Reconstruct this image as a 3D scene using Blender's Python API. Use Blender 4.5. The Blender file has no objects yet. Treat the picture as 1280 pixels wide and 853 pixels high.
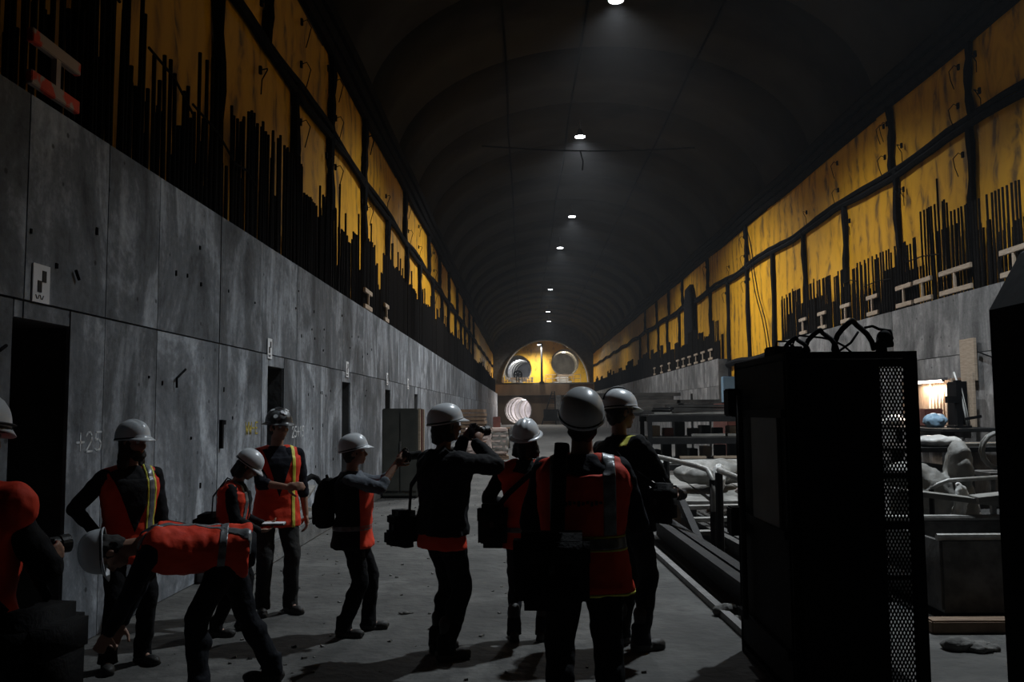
import bpy, bmesh, math, random
import numpy as np
from mathutils import Vector, Matrix, Euler
random.seed(7)
PI = math.pi
C = bpy.context.scene.collection
V = Vector

# ------------------------------------------------------------------ camera, world, exposure
F_PX, CX, CY, EYE = 1100.0, 640.0, 426.5, 1.75
ROLL = math.radians(0.5)
_v = V((655 - CX, -(514 - CY), -F_PX)).normalized()          # tunnel axis (+Y) in camera space
_u = V((-math.sin(ROLL), math.cos(ROLL), 0))
_x = _v.cross(_u).normalized(); _z = _x.cross(_v)
W2C = Matrix((_x, _v, _z))                                    # rows: world axes seen from the camera
cam_d = bpy.data.cameras.new('camera'); cam = bpy.data.objects.new('camera', cam_d); C.objects.link(cam)
cam_d.sensor_width = 36.0; cam_d.lens = F_PX * 36.0 / 1280.0
cam_d.clip_start = 0.05; cam_d.clip_end = 500
cam.matrix_world = Matrix.Translation((0, 0, EYE)) @ W2C.to_4x4()
bpy.context.scene.camera = cam

def ray(px, py): return W2C @ V((px - CX, -(py - CY), -F_PX))
def on_x(px, py, X): d = ray(px, py); return V((0, 0, EYE)) + d * (X / d.x)
def on_y(px, py, Y): d = ray(px, py); return V((0, 0, EYE)) + d * (Y / d.y)
def on_z(px, py, Z=0.0): d = ray(px, py); return V((0, 0, EYE)) + d * ((Z - EYE) / d.z)

world = bpy.data.worlds.new('world'); bpy.context.scene.world = world
world.use_nodes = True
world.node_tree.nodes['Background'].inputs[0].default_value = (0.0, 0.0, 0.0, 1)
world.node_tree.nodes['Background'].inputs[1].default_value = 0.0
HAZE = 0.00042              # thin dusty haze in the tunnel air
_vs = world.node_tree.nodes.new('ShaderNodeVolumeScatter'); _vs.inputs['Color'].default_value = (.90, .94, 1, 1)
_vs.inputs['Density'].default_value = HAZE; _vs.inputs['Anisotropy'].default_value = 0.2
world.node_tree.links.new(_vs.outputs['Volume'], world.node_tree.nodes['World Output'].inputs['Volume'])
sc = bpy.context.scene
sc.view_settings.view_transform = 'Standard'; sc.view_settings.look = 'None'
sc.view_settings.exposure = 0.9; sc.view_settings.gamma = 1.0; sc.view_settings.use_curve_mapping = False
sc.cycles.max_bounces = 4; sc.cycles.diffuse_bounces = 2; sc.cycles.glossy_bounces = 2; sc.cycles.volume_bounces = 0
sc.cycles.sample_clamp_indirect = 2.0

LAMP_W = 1700.0            # radiant power of one ceiling lamp
LAMP_COLD = (0.93, 0.97, 1.0)

# ------------------------------------------------------------------ materials
def mat(name, col, col2=None, rough=0.8, scale=4.0, bump=0.0, bscale=None, metal=0.0, stretch=(1, 1, 1), emit=None,
        estr=0.0, rand=0.0, spec=0.4, lo=0.35, hi=0.65, detail=5.0, alpha=1.0, col3=None, sc3=1.0, distort=0.0, trans=0.0):
    m = bpy.data.materials.new(name); m.use_nodes = True
    nt = m.node_tree; n = nt.nodes; L = nt.links; b = n['Principled BSDF']
    b.inputs['Roughness'].default_value = rough; b.inputs['Metallic'].default_value = metal
    b.inputs['Specular IOR Level'].default_value = spec; b.inputs['Alpha'].default_value = alpha
    b.inputs['Transmission Weight'].default_value = trans
    c4 = lambda c: (c[0], c[1], c[2], 1)
    b.inputs['Base Color'].default_value = c4(col)
    tc = n.new('ShaderNodeTexCoord'); mp = n.new('ShaderNodeMapping'); mp.inputs['Scale'].default_value = stretch
    L.new(tc.outputs['Object'], mp.inputs['Vector'])
    out = None
    if col2:
        nz = n.new('ShaderNodeTexNoise'); nz.inputs['Scale'].default_value = scale; nz.inputs['Detail'].default_value = detail
        nz.inputs['Distortion'].default_value = distort
        L.new(mp.outputs['Vector'], nz.inputs['Vector'])
        rp = n.new('ShaderNodeValToRGB'); rp.color_ramp.elements[0].position = lo; rp.color_ramp.elements[1].position = hi
        rp.color_ramp.elements[0].color = c4(col); rp.color_ramp.elements[1].color = c4(col2)
        L.new(nz.outputs['Fac'], rp.inputs['Fac']); out = rp.outputs['Color']
        if col3:
            n2 = n.new('ShaderNodeTexNoise'); n2.inputs['Scale'].default_value = sc3; n2.inputs['Detail'].default_value = 6
            L.new(tc.outputs['Object'], n2.inputs['Vector'])
            r2 = n.new('ShaderNodeValToRGB'); r2.color_ramp.elements[0].position = 0.42; r2.color_ramp.elements[1].position = 0.66
            L.new(n2.outputs['Fac'], r2.inputs['Fac'])
            mx = n.new('ShaderNodeMixRGB'); mx.inputs['Color2'].default_value = c4(col3)
            L.new(r2.outputs['Color'], mx.inputs['Fac']); L.new(out, mx.inputs['Color1']); out = mx.outputs['Color']
    if rand:
        oi = n.new('ShaderNodeObjectInfo'); mr = n.new('ShaderNodeMapRange')
        mr.inputs['To Min'].default_value = 1 - rand; mr.inputs['To Max'].default_value = 1 + rand
        L.new(oi.outputs['Random'], mr.inputs['Value'])
        mm = n.new('ShaderNodeVectorMath'); mm.operation = 'SCALE'
        if out: L.new(out, mm.inputs[0])
        else: mm.inputs[0].default_value = col
        L.new(mr.outputs['Result'], mm.inputs['Scale']); out = mm.outputs['Vector']
    if out: L.new(out, b.inputs['Base Color'])
    if bump:
        nb = n.new('ShaderNodeTexNoise'); nb.inputs['Scale'].default_value = bscale or scale * 4; nb.inputs['Detail'].default_value = 6
        L.new(mp.outputs['Vector'], nb.inputs['Vector'])
        bp = n.new('ShaderNodeBump'); bp.inputs['Strength'].default_value = bump; bp.inputs['Distance'].default_value = 0.03
        L.new(nb.outputs['Fac'], bp.inputs['Height']); L.new(bp.outputs['Normal'], b.inputs['Normal'])
    if emit:
        b.inputs['Emission Color'].default_value = c4(emit); b.inputs['Emission Strength'].default_value = estr
    return m

M = {}
def concrete(name, dark, mid, light, rand):
    m = bpy.data.materials.new(name); m.use_nodes = True
    nt = m.node_tree; n = nt.nodes; L = nt.links; b = n['Principled BSDF']; b.inputs['Roughness'].default_value = 0.72; b.inputs['Specular IOR Level'].default_value = 0.35
    tc = n.new('ShaderNodeTexCoord'); oi = n.new('ShaderNodeObjectInfo')
    off = n.new('ShaderNodeVectorMath'); off.operation = 'MULTIPLY_ADD'; off.inputs[1].default_value = (0, 0, 37.0)      # each panel shows its own patches
    cb = n.new('ShaderNodeCombineXYZ'); L.new(oi.outputs['Random'], cb.inputs[2]); L.new(cb.outputs[0], off.inputs[0]); L.new(tc.outputs['Object'], off.inputs[2])
    def noise(st, scale, det, dist, lo, hi, rough=.55):
        mp = n.new('ShaderNodeMapping'); mp.inputs['Scale'].default_value = st; L.new(off.outputs[0], mp.inputs['Vector'])
        z = n.new('ShaderNodeTexNoise'); z.inputs['Scale'].default_value = scale; z.inputs['Detail'].default_value = det; z.inputs['Distortion'].default_value = dist; z.inputs['Roughness'].default_value = rough
        L.new(mp.outputs['Vector'], z.inputs['Vector'])
        r = n.new('ShaderNodeMapRange'); r.inputs['From Min'].default_value = lo; r.inputs['From Max'].default_value = hi; L.new(z.outputs['Fac'], r.inputs['Value'])
        return r.outputs['Result'], z
    blot, z1 = noise((1, 1, .6), 1.0, 10, 1.4, .32, .68, .62)
    strk, z2 = noise((5, 5, .22), 1.3, 6, .3, .38, .66)
    spk, z3 = noise((1, 1, 1), 14, 8, .2, .35, .7, .7)
    pits = n.new('ShaderNodeTexVoronoi'); pits.inputs['Scale'].default_value = 3.4; L.new(off.outputs[0], pits.inputs['Vector'])
    pr = n.new('ShaderNodeMapRange'); pr.inputs['From Min'].default_value = .05; pr.inputs['From Max'].default_value = .085; L.new(pits.outputs['Distance'], pr.inputs['Value'])
    a1 = n.new('ShaderNodeMath'); a1.operation = 'MULTIPLY_ADD'; a1.inputs[1].default_value = .66; L.new(blot, a1.inputs[0])
    a2 = n.new('ShaderNodeMath'); a2.operation = 'MULTIPLY_ADD'; a2.inputs[1].default_value = .14; L.new(strk, a2.inputs[0])
    a3 = n.new('ShaderNodeMath'); a3.operation = 'MULTIPLY'; a3.inputs[1].default_value = .20; L.new(spk, a3.inputs[0])
    L.new(a3.outputs[0], a2.inputs[2]); L.new(a2.outputs[0], a1.inputs[2])
    rp = n.new('ShaderNodeValToRGB'); e = rp.color_ramp.elements; e[0].position = .12; e[0].color = (*dark, 1); e[1].position = .85; e[1].color = (*light, 1); k = e.new(.48); k.color = (*mid, 1)
    L.new(a1.outputs[0], rp.inputs['Fac'])
    mr = n.new('ShaderNodeMapRange'); mr.inputs['To Min'].default_value = 1 - rand; mr.inputs['To Max'].default_value = 1 + rand; L.new(oi.outputs['Random'], mr.inputs['Value'])
    pm = n.new('ShaderNodeMapRange'); pm.inputs['To Min'].default_value = .25; pm.inputs['To Max'].default_value = 1.0; L.new(pr.outputs['Result'], pm.inputs['Value'])
    mu = n.new('ShaderNodeMath'); mu.operation = 'MULTIPLY'; L.new(mr.outputs['Result'], mu.inputs[0]); L.new(pm.outputs['Result'], mu.inputs[1])
    mm = n.new('ShaderNodeVectorMath'); mm.operation = 'SCALE'; L.new(rp.outputs['Color'], mm.inputs[0]); L.new(mu.outputs[0], mm.inputs['Scale'])
    L.new(mm.outputs['Vector'], b.inputs['Base Color'])
    bp = n.new('ShaderNodeBump'); bp.inputs['Strength'].default_value = .3; bp.inputs['Distance'].default_value = .02; L.new(z3.outputs['Fac'], bp.inputs['Height']); L.new(bp.outputs['Normal'], b.inputs['Normal'])
    return m
M['concrete'] = concrete('cast_concrete', (0.042, 0.047, 0.054), (0.135, 0.147, 0.163), (0.40, 0.43, 0.47), .3)
M['concrete_core'] = mat('concrete_core', (0.035, 0.035, 0.035), (0.07, 0.07, 0.07), 0.95, 3, 0.3)
M['concrete_warm'] = concrete('cast_concrete_warm', (0.06, 0.058, 0.057), (0.16, 0.155, 0.152), (0.34, 0.325, 0.315), .2)
M['curb'] = mat('curb_concrete', (0.09, 0.09, 0.088), (0.19, 0.19, 0.185), 0.85, 2.5, 0.4, 20)
M['floor'] = mat('dusty_floor', (0.05, 0.049, 0.046), (0.115, 0.112, 0.105), 0.9, 1.1, 1.0, 8, lo=0.36, hi=0.64, detail=12,
                 col3=(0.065, 0.063, 0.06), sc3=5)
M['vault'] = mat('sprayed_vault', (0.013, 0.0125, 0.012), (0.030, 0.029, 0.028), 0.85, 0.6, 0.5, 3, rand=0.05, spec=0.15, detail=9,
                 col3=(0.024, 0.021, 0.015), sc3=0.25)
M['rock'] = mat('dark_backing', (0.02, 0.02, 0.02), (0.035, 0.034, 0.03), 0.95, 2, 0.3)
M['black'] = mat('black_membrane', (0.004, 0.004, 0.0045), (0.009, 0.009, 0.010), 0.85, 6, 0.3, spec=0.06)
M['void'] = mat('unlit_niche', (0.012, 0.012, 0.012), (0.02, 0.02, 0.02), 0.95, 2)
M['rebar'] = mat('rusty_rebar', (0.005, 0.0045, 0.004), (0.011, 0.009, 0.008), 0.85, 30, 0.6, 60, spec=0.06, stretch=(1, 1, 3))
M['wood'] = mat('raw_timber', (0.30, 0.23, 0.165), (0.42, 0.33, 0.245), 0.8, 5, 0.2, 20, stretch=(1, 1, 8))
M['wood_dark'] = mat('weathered_timber', (0.14, 0.09, 0.06), (0.25, 0.17, 0.11), 0.85, 5, 0.3, 20, stretch=(1, 6, 1))
M['wood_paint'] = mat('red_sprayed_timber', (0.46, 0.36, 0.30), (0.75, 0.09, 0.05), 0.8, 5.0, 0.1, 20, lo=0.52, hi=0.56)
M['steel'] = mat('dull_steel', (0.09, 0.088, 0.085), (0.17, 0.165, 0.16), 0.5, 8, 0.15, 30, metal=0.5)
M['steel_dark'] = mat('dark_steel', (0.006, 0.006, 0.0065), (0.015, 0.015, 0.015), 0.7, 5, 0.15, 30, spec=0.2)
M['steel_mid'] = mat('grimy_steel', (0.022, 0.021, 0.02), (0.06, 0.057, 0.053), 0.65, 3, 0.2, 30, spec=0.25, rand=.3)
M['pipe'] = mat('galvanised_pipe', (0.22, 0.215, 0.20), (0.34, 0.33, 0.31), 0.5, 10, 0.1, 40, metal=0.4)
M['rust'] = mat('rust_red_paint', (0.10, 0.028, 0.02), (0.16, 0.05, 0.035), 0.7, 3, 0.2)
M['blue'] = mat('pale_blue_sheet', (0.20, 0.33, 0.45), (0.26, 0.40, 0.52), 0.6, 2, 0.1)
M['blackpaint'] = mat('black_enamel', (0.0025, 0.0025, 0.003), (0.005, 0.005, 0.0055), 0.8, 3, 0.1, spec=0.1)
M['greypaint'] = mat('grey_green_paint', (0.035, 0.036, 0.03), (0.06, 0.06, 0.05), 0.6, 3, 0.1)
M['tarp'] = mat('grey_tarp', (0.15, 0.145, 0.13), (0.26, 0.25, 0.23), 0.6, 3, 0.5, 9)
M['plastic'] = mat('white_plastic_sheet', (0.45, 0.44, 0.42), (0.68, 0.67, 0.64), 0.35, 4, 0.6, 10)
M['sack'] = mat('pale_wrapped_sacks', (0.40, 0.31, 0.28), (0.58, 0.49, 0.45), 0.5, 5, 0.6, 9)
M['white'] = mat('white_card', (0.72, 0.73, 0.75), (0.8, 0.8, 0.82), 0.6, 4)
M['print'] = mat('black_print', (0.01, 0.01, 0.01), (0.015, 0.015, 0.015), 0.7, 4)
M['chalk'] = mat('white_spray_paint', (0.50, 0.52, 0.54), (0.72, 0.74, 0.76), 0.9, 18, 0)
M['chalk_y'] = mat('yellow_spray_paint', (0.36, 0.28, 0.05), (0.5, 0.4, 0.09), 0.9, 18, 0)
M['cardboard'] = mat('cardboard', (0.30, 0.22, 0.15), (0.4, 0.31, 0.22), 0.85, 4, 0.1)
M['rope'] = mat('pale_rope', (0.55, 0.42, 0.30), (0.75, 0.62, 0.48), 0.9, 30, 0.4, 80)
M['hat'] = mat('white_hard_hat', (0.60, 0.63, 0.66), (0.70, 0.72, 0.74), 0.28, 3, 0.0, spec=0.5, rand=0.06)
M['hat_dark'] = mat('black_hard_hat', (0.03, 0.03, 0.032), (0.22, 0.23, 0.24), 0.35, 9, 0.0, lo=0.52, hi=0.58, spec=0.5)
M['hat_band'] = mat('black_hat_band', (0.012, 0.012, 0.013), (0.02, 0.02, 0.02), 0.6, 5)
M['sticker'] = mat('silver_sticker', (0.55, 0.56, 0.58), (0.75, 0.76, 0.78), 0.35, 20)
M['vest'] = mat('orange_vest_cloth', (0.70, 0.035, 0.009), (0.82, 0.055, 0.014), 0.75, 6, 0.35, 9)
M['silver'] = mat('reflective_tape', (0.16, 0.17, 0.18), (0.24, 0.25, 0.26), 0.35, 30, 0.1, metal=0.3)
M['lime'] = mat('lime_trim', (0.62, 0.60, 0.06), (0.75, 0.70, 0.12), 0.6, 10)
M['jacket'] = mat('black_jacket_cloth', (0.005, 0.005, 0.006), (0.009, 0.009, 0.011), 0.85, 8, 0.3, 20, spec=0.2)
M['navy'] = mat('navy_cloth', (0.006, 0.007, 0.012), (0.010, 0.011, 0.018), 0.85, 8, 0.3, 20, spec=0.2)
M['greyshirt'] = mat('grey_shirt_cloth', (0.08, 0.09, 0.11), (0.12, 0.135, 0.155), 0.85, 8, 0.3, 20, spec=0.2)
M['jeans'] = mat('dark_jeans_cloth', (0.009, 0.010, 0.013), (0.016, 0.017, 0.021), 0.9, 10, 0.3, 30, spec=0.15)
M['trousers'] = mat('black_trouser_cloth', (0.004, 0.004, 0.005), (0.008, 0.008, 0.009), 0.9, 10, 0.3, 30, spec=0.15)
M['khaki'] = mat('grey_work_trousers', (0.022, 0.022, 0.022), (0.036, 0.035, 0.034), 0.9, 10, 0.3, 30, spec=0.15)
M['boot'] = mat('dark_boot_leather', (0.014, 0.013, 0.012), (0.03, 0.027, 0.024), 0.6, 12, 0.2)
M['skin'] = mat('skin', (0.30, 0.165, 0.115), (0.34, 0.19, 0.13), 0.55, 10, 0.05)
M['hair'] = mat('dark_hair', (0.010, 0.008, 0.007), (0.02, 0.016, 0.013), 0.6, 30, 0.4, stretch=(6, 6, 1))
M['eye'] = mat('eye_white', (0.5, 0.5, 0.5), (0.55, 0.55, 0.55), 0.3, 5)
M['nylon'] = mat('black_nylon', (0.003, 0.003, 0.0035), (0.006, 0.006, 0.0065), 0.8, 12, 0.3, 40, spec=0.2)
M['lens'] = mat('lens_glass', (0.01, 0.012, 0.02), (0.015, 0.02, 0.03), 0.08, 3, spec=0.9)
M['gunmetal'] = mat('camera_body_plastic', (0.012, 0.012, 0.012), (0.02, 0.02, 0.02), 0.45, 30, 0.1)
M['lamp_body'] = mat('lamp_housing', (0.10, 0.10, 0.11), (0.15, 0.15, 0.16), 0.5, 5, metal=0.5)
M['lamp_lens'] = mat('lit_lamp_lens', (0.9, 0.9, 0.9), rough=0.4, emit=LAMP_COLD, estr=14.0)
M['tube_lit'] = mat('lit_fluorescent_tube', (0.9, 0.9, 0.9), rough=0.4, emit=(1.0, 0.86, 0.72), estr=9.0)
M['bulk_wood'] = mat('brown_timber_bulkhead', (0.085, 0.055, 0.032), (0.15, 0.10, 0.06), 0.9, 0.8, 0.3, 4, stretch=(1, 1, 0.2))
M['tube_steel'] = mat('tunnel_lining_steel', (0.20, 0.20, 0.21), (0.34, 0.34, 0.36), 0.55, 1.0, 0.2, 6)
M['debris'] = mat('crumbled_debris', (0.08, 0.077, 0.072), (0.17, 0.165, 0.155), 0.95, 7, 0.5, 30)

def yellow(name, c1, c2, c3):
    m = bpy.data.materials.new(name); m.use_nodes = True
    nt = m.node_tree; n = nt.nodes; L = nt.links; b = n['Principled BSDF']; b.inputs['Roughness'].default_value = 0.55
    b.inputs['Specular IOR Level'].default_value = 0.3
    tc = n.new('ShaderNodeTexCoord'); mp = n.new('ShaderNodeMapping'); mp.inputs['Scale'].default_value = (1, 1.0, 0.5)
    L.new(tc.outputs['Object'], mp.inputs['Vector'])
    wv = n.new('ShaderNodeTexWave'); wv.wave_type = 'BANDS'; wv.bands_direction = 'Y'; wv.inputs['Scale'].default_value = 0.45
    wv.inputs['Distortion'].default_value = 16.0; wv.inputs['Detail'].default_value = 3; wv.inputs['Detail Scale'].default_value = 0.55
    L.new(mp.outputs['Vector'], wv.inputs['Vector'])
    nz = n.new('ShaderNodeTexNoise'); nz.inputs['Scale'].default_value = 0.9; nz.inputs['Detail'].default_value = 7; nz.inputs['Distortion'].default_value = 1.6
    L.new(mp.outputs['Vector'], nz.inputs['Vector'])
    nq = n.new('ShaderNodeTexNoise'); nq.inputs['Scale'].default_value = 2.1; nq.inputs['Detail'].default_value = 6; nq.inputs['Distortion'].default_value = 2.6
    L.new(mp.outputs['Vector'], nq.inputs['Vector'])
    m0 = n.new('ShaderNodeMath'); m0.operation = 'MULTIPLY_ADD'; m0.inputs[1].default_value = .45; L.new(nq.outputs['Fac'], m0.inputs[0])
    m1 = n.new('ShaderNodeMath'); m1.operation = 'MULTIPLY_ADD'; m1.inputs[1].default_value = .40; L.new(nz.outputs['Fac'], m1.inputs[0])
    mul = n.new('ShaderNodeMath'); mul.operation = 'MULTIPLY'; mul.inputs[1].default_value = .15; L.new(wv.outputs['Fac'], mul.inputs[0])
    L.new(mul.outputs[0], m1.inputs[2]); L.new(m1.outputs[0], m0.inputs[2])
    rp = n.new('ShaderNodeValToRGB'); e = rp.color_ramp.elements
    e[0].position = 0.46; e[0].color = (*c1, 1); e[1].position = 0.66; e[1].color = (*c3, 1)
    k = e.new(0.56); k.color = (*c2, 1)
    L.new(m0.outputs[0], rp.inputs['Fac'])
    oi = n.new('ShaderNodeObjectInfo'); mr = n.new('ShaderNodeMapRange')
    mr.inputs['To Min'].default_value = 0.82; mr.inputs['To Max'].default_value = 1.12
    L.new(oi.outputs['Random'], mr.inputs['Value'])
    mm = n.new('ShaderNodeVectorMath'); mm.operation = 'SCALE'
    L.new(rp.outputs['Color'], mm.inputs[0]); L.new(mr.outputs['Result'], mm.inputs['Scale'])
    L.new(mm.outputs['Vector'], b.inputs['Base Color'])
    bp = n.new('ShaderNodeBump'); bp.inputs['Strength'].default_value = 0.25; bp.inputs['Distance'].default_value = 0.05
    L.new(nz.outputs['Fac'], bp.inputs['Height']); L.new(bp.outputs['Normal'], b.inputs['Normal'])
    return m
M['yellow'] = yellow('yellow_sheeting', (0.68, 0.34, 0.016), (0.56, 0.27, 0.014), (0.17, 0.09, 0.02))
M['yellow_far'] = yellow('bright_yellow_sheeting', (0.78, 0.46, 0.04), (0.70, 0.40, 0.035), (0.35, 0.19, 0.025))

# ------------------------------------------------------------------ mesh helpers
class MB:
    def __init__(self): self.bm = bmesh.new()
    def box(self, c, s, rot=None):
        r = bmesh.ops.create_cube(self.bm, size=1.0)['verts']
        mt = Matrix.Translation(V(c)) @ (rot.to_matrix().to_4x4() if rot is not None else Matrix.Identity(4)) @ Matrix.Diagonal((s[0], s[1], s[2], 1))
        bmesh.ops.transform(self.bm, matrix=mt, verts=r); return self
    def span(self, a, b): return self.box([(a[i] + b[i]) / 2 for i in range(3)], [abs(b[i] - a[i]) for i in range(3)])
    def sphere(self, c, r, rot=None, seg=14, ring=9):
        vs = bmesh.ops.create_uvsphere(self.bm, u_segments=seg, v_segments=ring, radius=1.0)['verts']
        r = (r, r, r) if isinstance(r, (int, float)) else r
        mt = Matrix.Translation(V(c)) @ (rot.to_4x4() if rot is not None else Matrix.Identity(4)) @ Matrix.Diagonal((r[0], r[1], r[2], 1))
        bmesh.ops.transform(self.bm, matrix=mt, verts=vs); return self
    def cyl(self, a, b, ra, rb=None, seg=10, caps=True):
        a, b = V(a), V(b); d = b - a; rb = ra if rb is None else rb
        if d.length < 1e-6: return self
        vs = bmesh.ops.create_cone(self.bm, cap_ends=caps, segments=seg, radius1=ra, radius2=rb, depth=d.length)['verts']
        mt = Matrix.Translation((a + b) / 2) @ d.to_track_quat('Z', 'Y').to_matrix().to_4x4()
        bmesh.ops.transform(self.bm, matrix=mt, verts=vs); return self
    def bar(self, a, b, w, h, up=(0, 0, 1)):
        a, b = V(a), V(b); d = (b - a); z = d.normalized(); x = z.cross(V(up))
        if x.length < 1e-4: x = z.cross(V((0, 1, 0)))
        x.normalize(); y = x.cross(z)
        r = bmesh.ops.create_cube(self.bm, size=1.0)['verts']
        rot = Matrix((x, y, z)).transposed().to_4x4()
        bmesh.ops.transform(self.bm, matrix=Matrix.Translation((a + b) / 2) @ rot @ Matrix.Diagonal((w, h, d.length, 1)), verts=r); return self
    def cap(self, a, b, ra, rb=None):
        rb = ra if rb is None else rb
        self.sphere(a, ra, seg=12, ring=8); self.sphere(b, rb, seg=12, ring=8); self.cyl(a, b, ra, rb, 12); return self
    def tube(self, pts, r, seg=7, flat=1.0, closed=False, up=(0, 0, 1)):
        pts = [V(p) for p in pts]; n = len(pts); rings = []
        x0 = None
        for i, p in enumerate(pts):
            t = (pts[(i + 1) % n] - pts[i - 1]) if closed else (pts[min(i + 1, n - 1)] - pts[max(i - 1, 0)])
            t.normalize()
            if x0 is None:
                x0 = t.cross(V(up))
                if x0.length < 1e-3: x0 = t.cross(V((0, 1, 0.3)))
            x = (x0 - t * x0.dot(t)).normalized(); x0 = x; y = t.cross(x)
            rr = r[i] if isinstance(r, (list, tuple)) else r
            rings.append([self.bm.verts.new(p + x * math.cos(2 * PI * k / seg) * rr + y * math.sin(2 * PI * k / seg) * rr * flat) for k in range(seg)])
        m = n if closed else n - 1
        for i in range(m):
            A, B = rings[i], rings[(i + 1) % n]
            for k in range(seg): self.bm.faces.new((A[k], A[(k + 1) % seg], B[(k + 1) % seg], B[k]))
        if not closed:
            self.bm.faces.new(rings[0][::-1]); self.bm.faces.new(rings[-1])
        return self
    def loft(self, secs, seg=20):          # secs: (centre, right, fwd, hw, hd)
        rings = []
        for c, x, y, a, b in secs:
            rings.append([self.bm.verts.new(V(c) + x * a * math.copysign(abs(math.cos(t)) ** 0.85, math.cos(t)) + y * b * math.copysign(abs(math.sin(t)) ** 0.85, math.sin(t)))
                          for t in [2 * PI * k / seg for k in range(seg)]])
        for A, B in zip(rings, rings[1:]):
            for k in range(seg): self.bm.faces.new((A[k], A[(k + 1) % seg], B[(k + 1) % seg], B[k]))
        self.bm.faces.new(rings[0][::-1]); self.bm.faces.new(rings[-1]); return self
    def build(self, name, m, parent=None, bevel=0.0, smooth=False, loc=None):
        bm = self.bm
        if bevel:
            ed = [e for e in bm.edges if len(e.link_faces) == 2 and e.calc_face_angle(0) > 0.6]
            bmesh.ops.bevel(bm, geom=ed, offset=bevel, segments=2, affect='EDGES', clamp_overlap=True)
        bmesh.ops.recalc_face_normals(bm, faces=bm.faces)
        me = bpy.data.meshes.new(name); bm.to_mesh(me); bm.free()
        return mobj(name, me, m, parent, smooth, loc)
def mobj(name, me, m, parent=None, smooth=False, loc=None):
    me.materials.clear(); me.materials.append(M[m] if isinstance(m, str) else m)
    if smooth: me.polygons.foreach_set('use_smooth', [True] * len(me.polygons))
    o = bpy.data.objects.new(name, me); C.objects.link(o)
    if parent: o.parent = parent
    if loc is not None: o.location = loc
    return o
def tag(o, label=None, cat=None, group=None, kind=None):
    if label: o['label'] = label
    if cat: o['category'] = cat
    if group: o['group'] = group
    if kind: o['kind'] = kind
    return o
def empty(name, loc=(0, 0, 0), rz=0.0, label=None, cat=None, group=None, kind=None):
    o = bpy.data.objects.new(name, None); C.objects.link(o); o.location = loc; o.rotation_euler = (0, 0, rz); o.empty_display_size = 0.1
    return tag(o, label, cat, group, kind)
def copy_tree(o, parent=None):
    c = o.copy(); C.objects.link(c); c.parent = parent
    for ch in list(o.children): copy_tree(ch, c)
    return c
BAKE = bpy.data.scenes.new('bake')
def dress(me_obj, mods):
    """bake modifiers of a temporary object into a plain mesh"""
    for kind, kw in mods:
        md = me_obj.modifiers.new(kind, kind)
        for k, v in kw.items(): setattr(md, k, v)
    C.objects.unlink(me_obj); BAKE.collection.objects.link(me_obj)
    with bpy.context.temp_override(scene=BAKE, view_layer=BAKE.view_layers[0]):
        dg = bpy.context.evaluated_depsgraph_get(); dg.update()
        me = bpy.data.meshes.new_from_object(me_obj.evaluated_get(dg))
    old = me_obj.data; bpy.data.objects.remove(me_obj); bpy.data.meshes.remove(old)
    return me
_tex = {}
def clouds(size):
    if size not in _tex:
        t = bpy.data.textures.new('cloth_folds', 'CLOUDS'); t.noise_scale = size; t.noise_depth = 1; _tex[size] = t
    return _tex[size]
def crumple(mb, name, m, parent=None, voxel=0.03, size=0.15, amp=0.05, smooth=2):
    """solid shapes merged and crumpled: tarps, sacks, plastic"""
    bm = mb.bm; me = bpy.data.meshes.new('t'); bm.to_mesh(me); bm.free()
    o = bpy.data.objects.new('t', me); C.objects.link(o)
    me = dress(o, [('REMESH', dict(mode='VOXEL', voxel_size=voxel)), ('DISPLACE', dict(texture=clouds(size), strength=amp, mid_level=0.5, texture_coords='LOCAL')),
                   ('SMOOTH', dict(iterations=smooth, factor=0.5))])
    return mobj(name, me, m, parent, True)

# ------------------------------------------------------------------ dimensions of the place
XL, XR = -3.40, 8.50           # concrete faces
YL, YR = -3.95, 9.00           # yellow sheeting faces
TOP = 3.98                     # top of the concrete
SPRING = 9.45                  # where the vault starts
Y0, Y1 = -8.0, 114.0
VC, VH, VRISE = (YL + YR) / 2, (YR - YL) / 2, 3.75

# ------------------------------------------------------------------ floor and vault
tag(MB().span((-4.3, Y0, -0.3), (9.4, Y1 + 6, 0)).build('floor', 'floor'), 'dusty grey concrete floor of the tunnel', 'floor', kind='structure')
ceil = empty('ceiling', (VC, 0, SPRING), 0, 'dark vaulted tunnel ceiling of sprayed concrete', 'ceiling', kind='structure')
NA = 28
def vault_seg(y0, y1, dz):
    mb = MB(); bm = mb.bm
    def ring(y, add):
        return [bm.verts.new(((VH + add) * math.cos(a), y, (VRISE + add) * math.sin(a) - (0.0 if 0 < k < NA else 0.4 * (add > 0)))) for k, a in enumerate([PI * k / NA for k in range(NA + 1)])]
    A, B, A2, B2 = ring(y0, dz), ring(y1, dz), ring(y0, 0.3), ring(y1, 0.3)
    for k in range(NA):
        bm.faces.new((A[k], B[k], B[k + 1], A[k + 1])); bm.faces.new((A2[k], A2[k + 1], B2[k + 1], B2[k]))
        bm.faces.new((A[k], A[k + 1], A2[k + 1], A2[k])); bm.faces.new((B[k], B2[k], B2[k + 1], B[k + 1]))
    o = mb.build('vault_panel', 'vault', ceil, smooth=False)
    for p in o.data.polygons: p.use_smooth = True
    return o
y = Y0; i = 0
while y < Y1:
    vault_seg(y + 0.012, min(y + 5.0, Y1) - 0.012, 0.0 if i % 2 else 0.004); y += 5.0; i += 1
# longitudinal seam cables on the vault
for a in (62, 118, 96):
    a = math.radians(a)
    MB().tube([(math.cos(a) * (VH - .05) + random.uniform(-.05, .05), yy, math.sin(a) * (VRISE - .05)) for yy in range(int(Y0), int(Y1), 6)], 0.035, 5).build('conduit', 'black', ceil)
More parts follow.
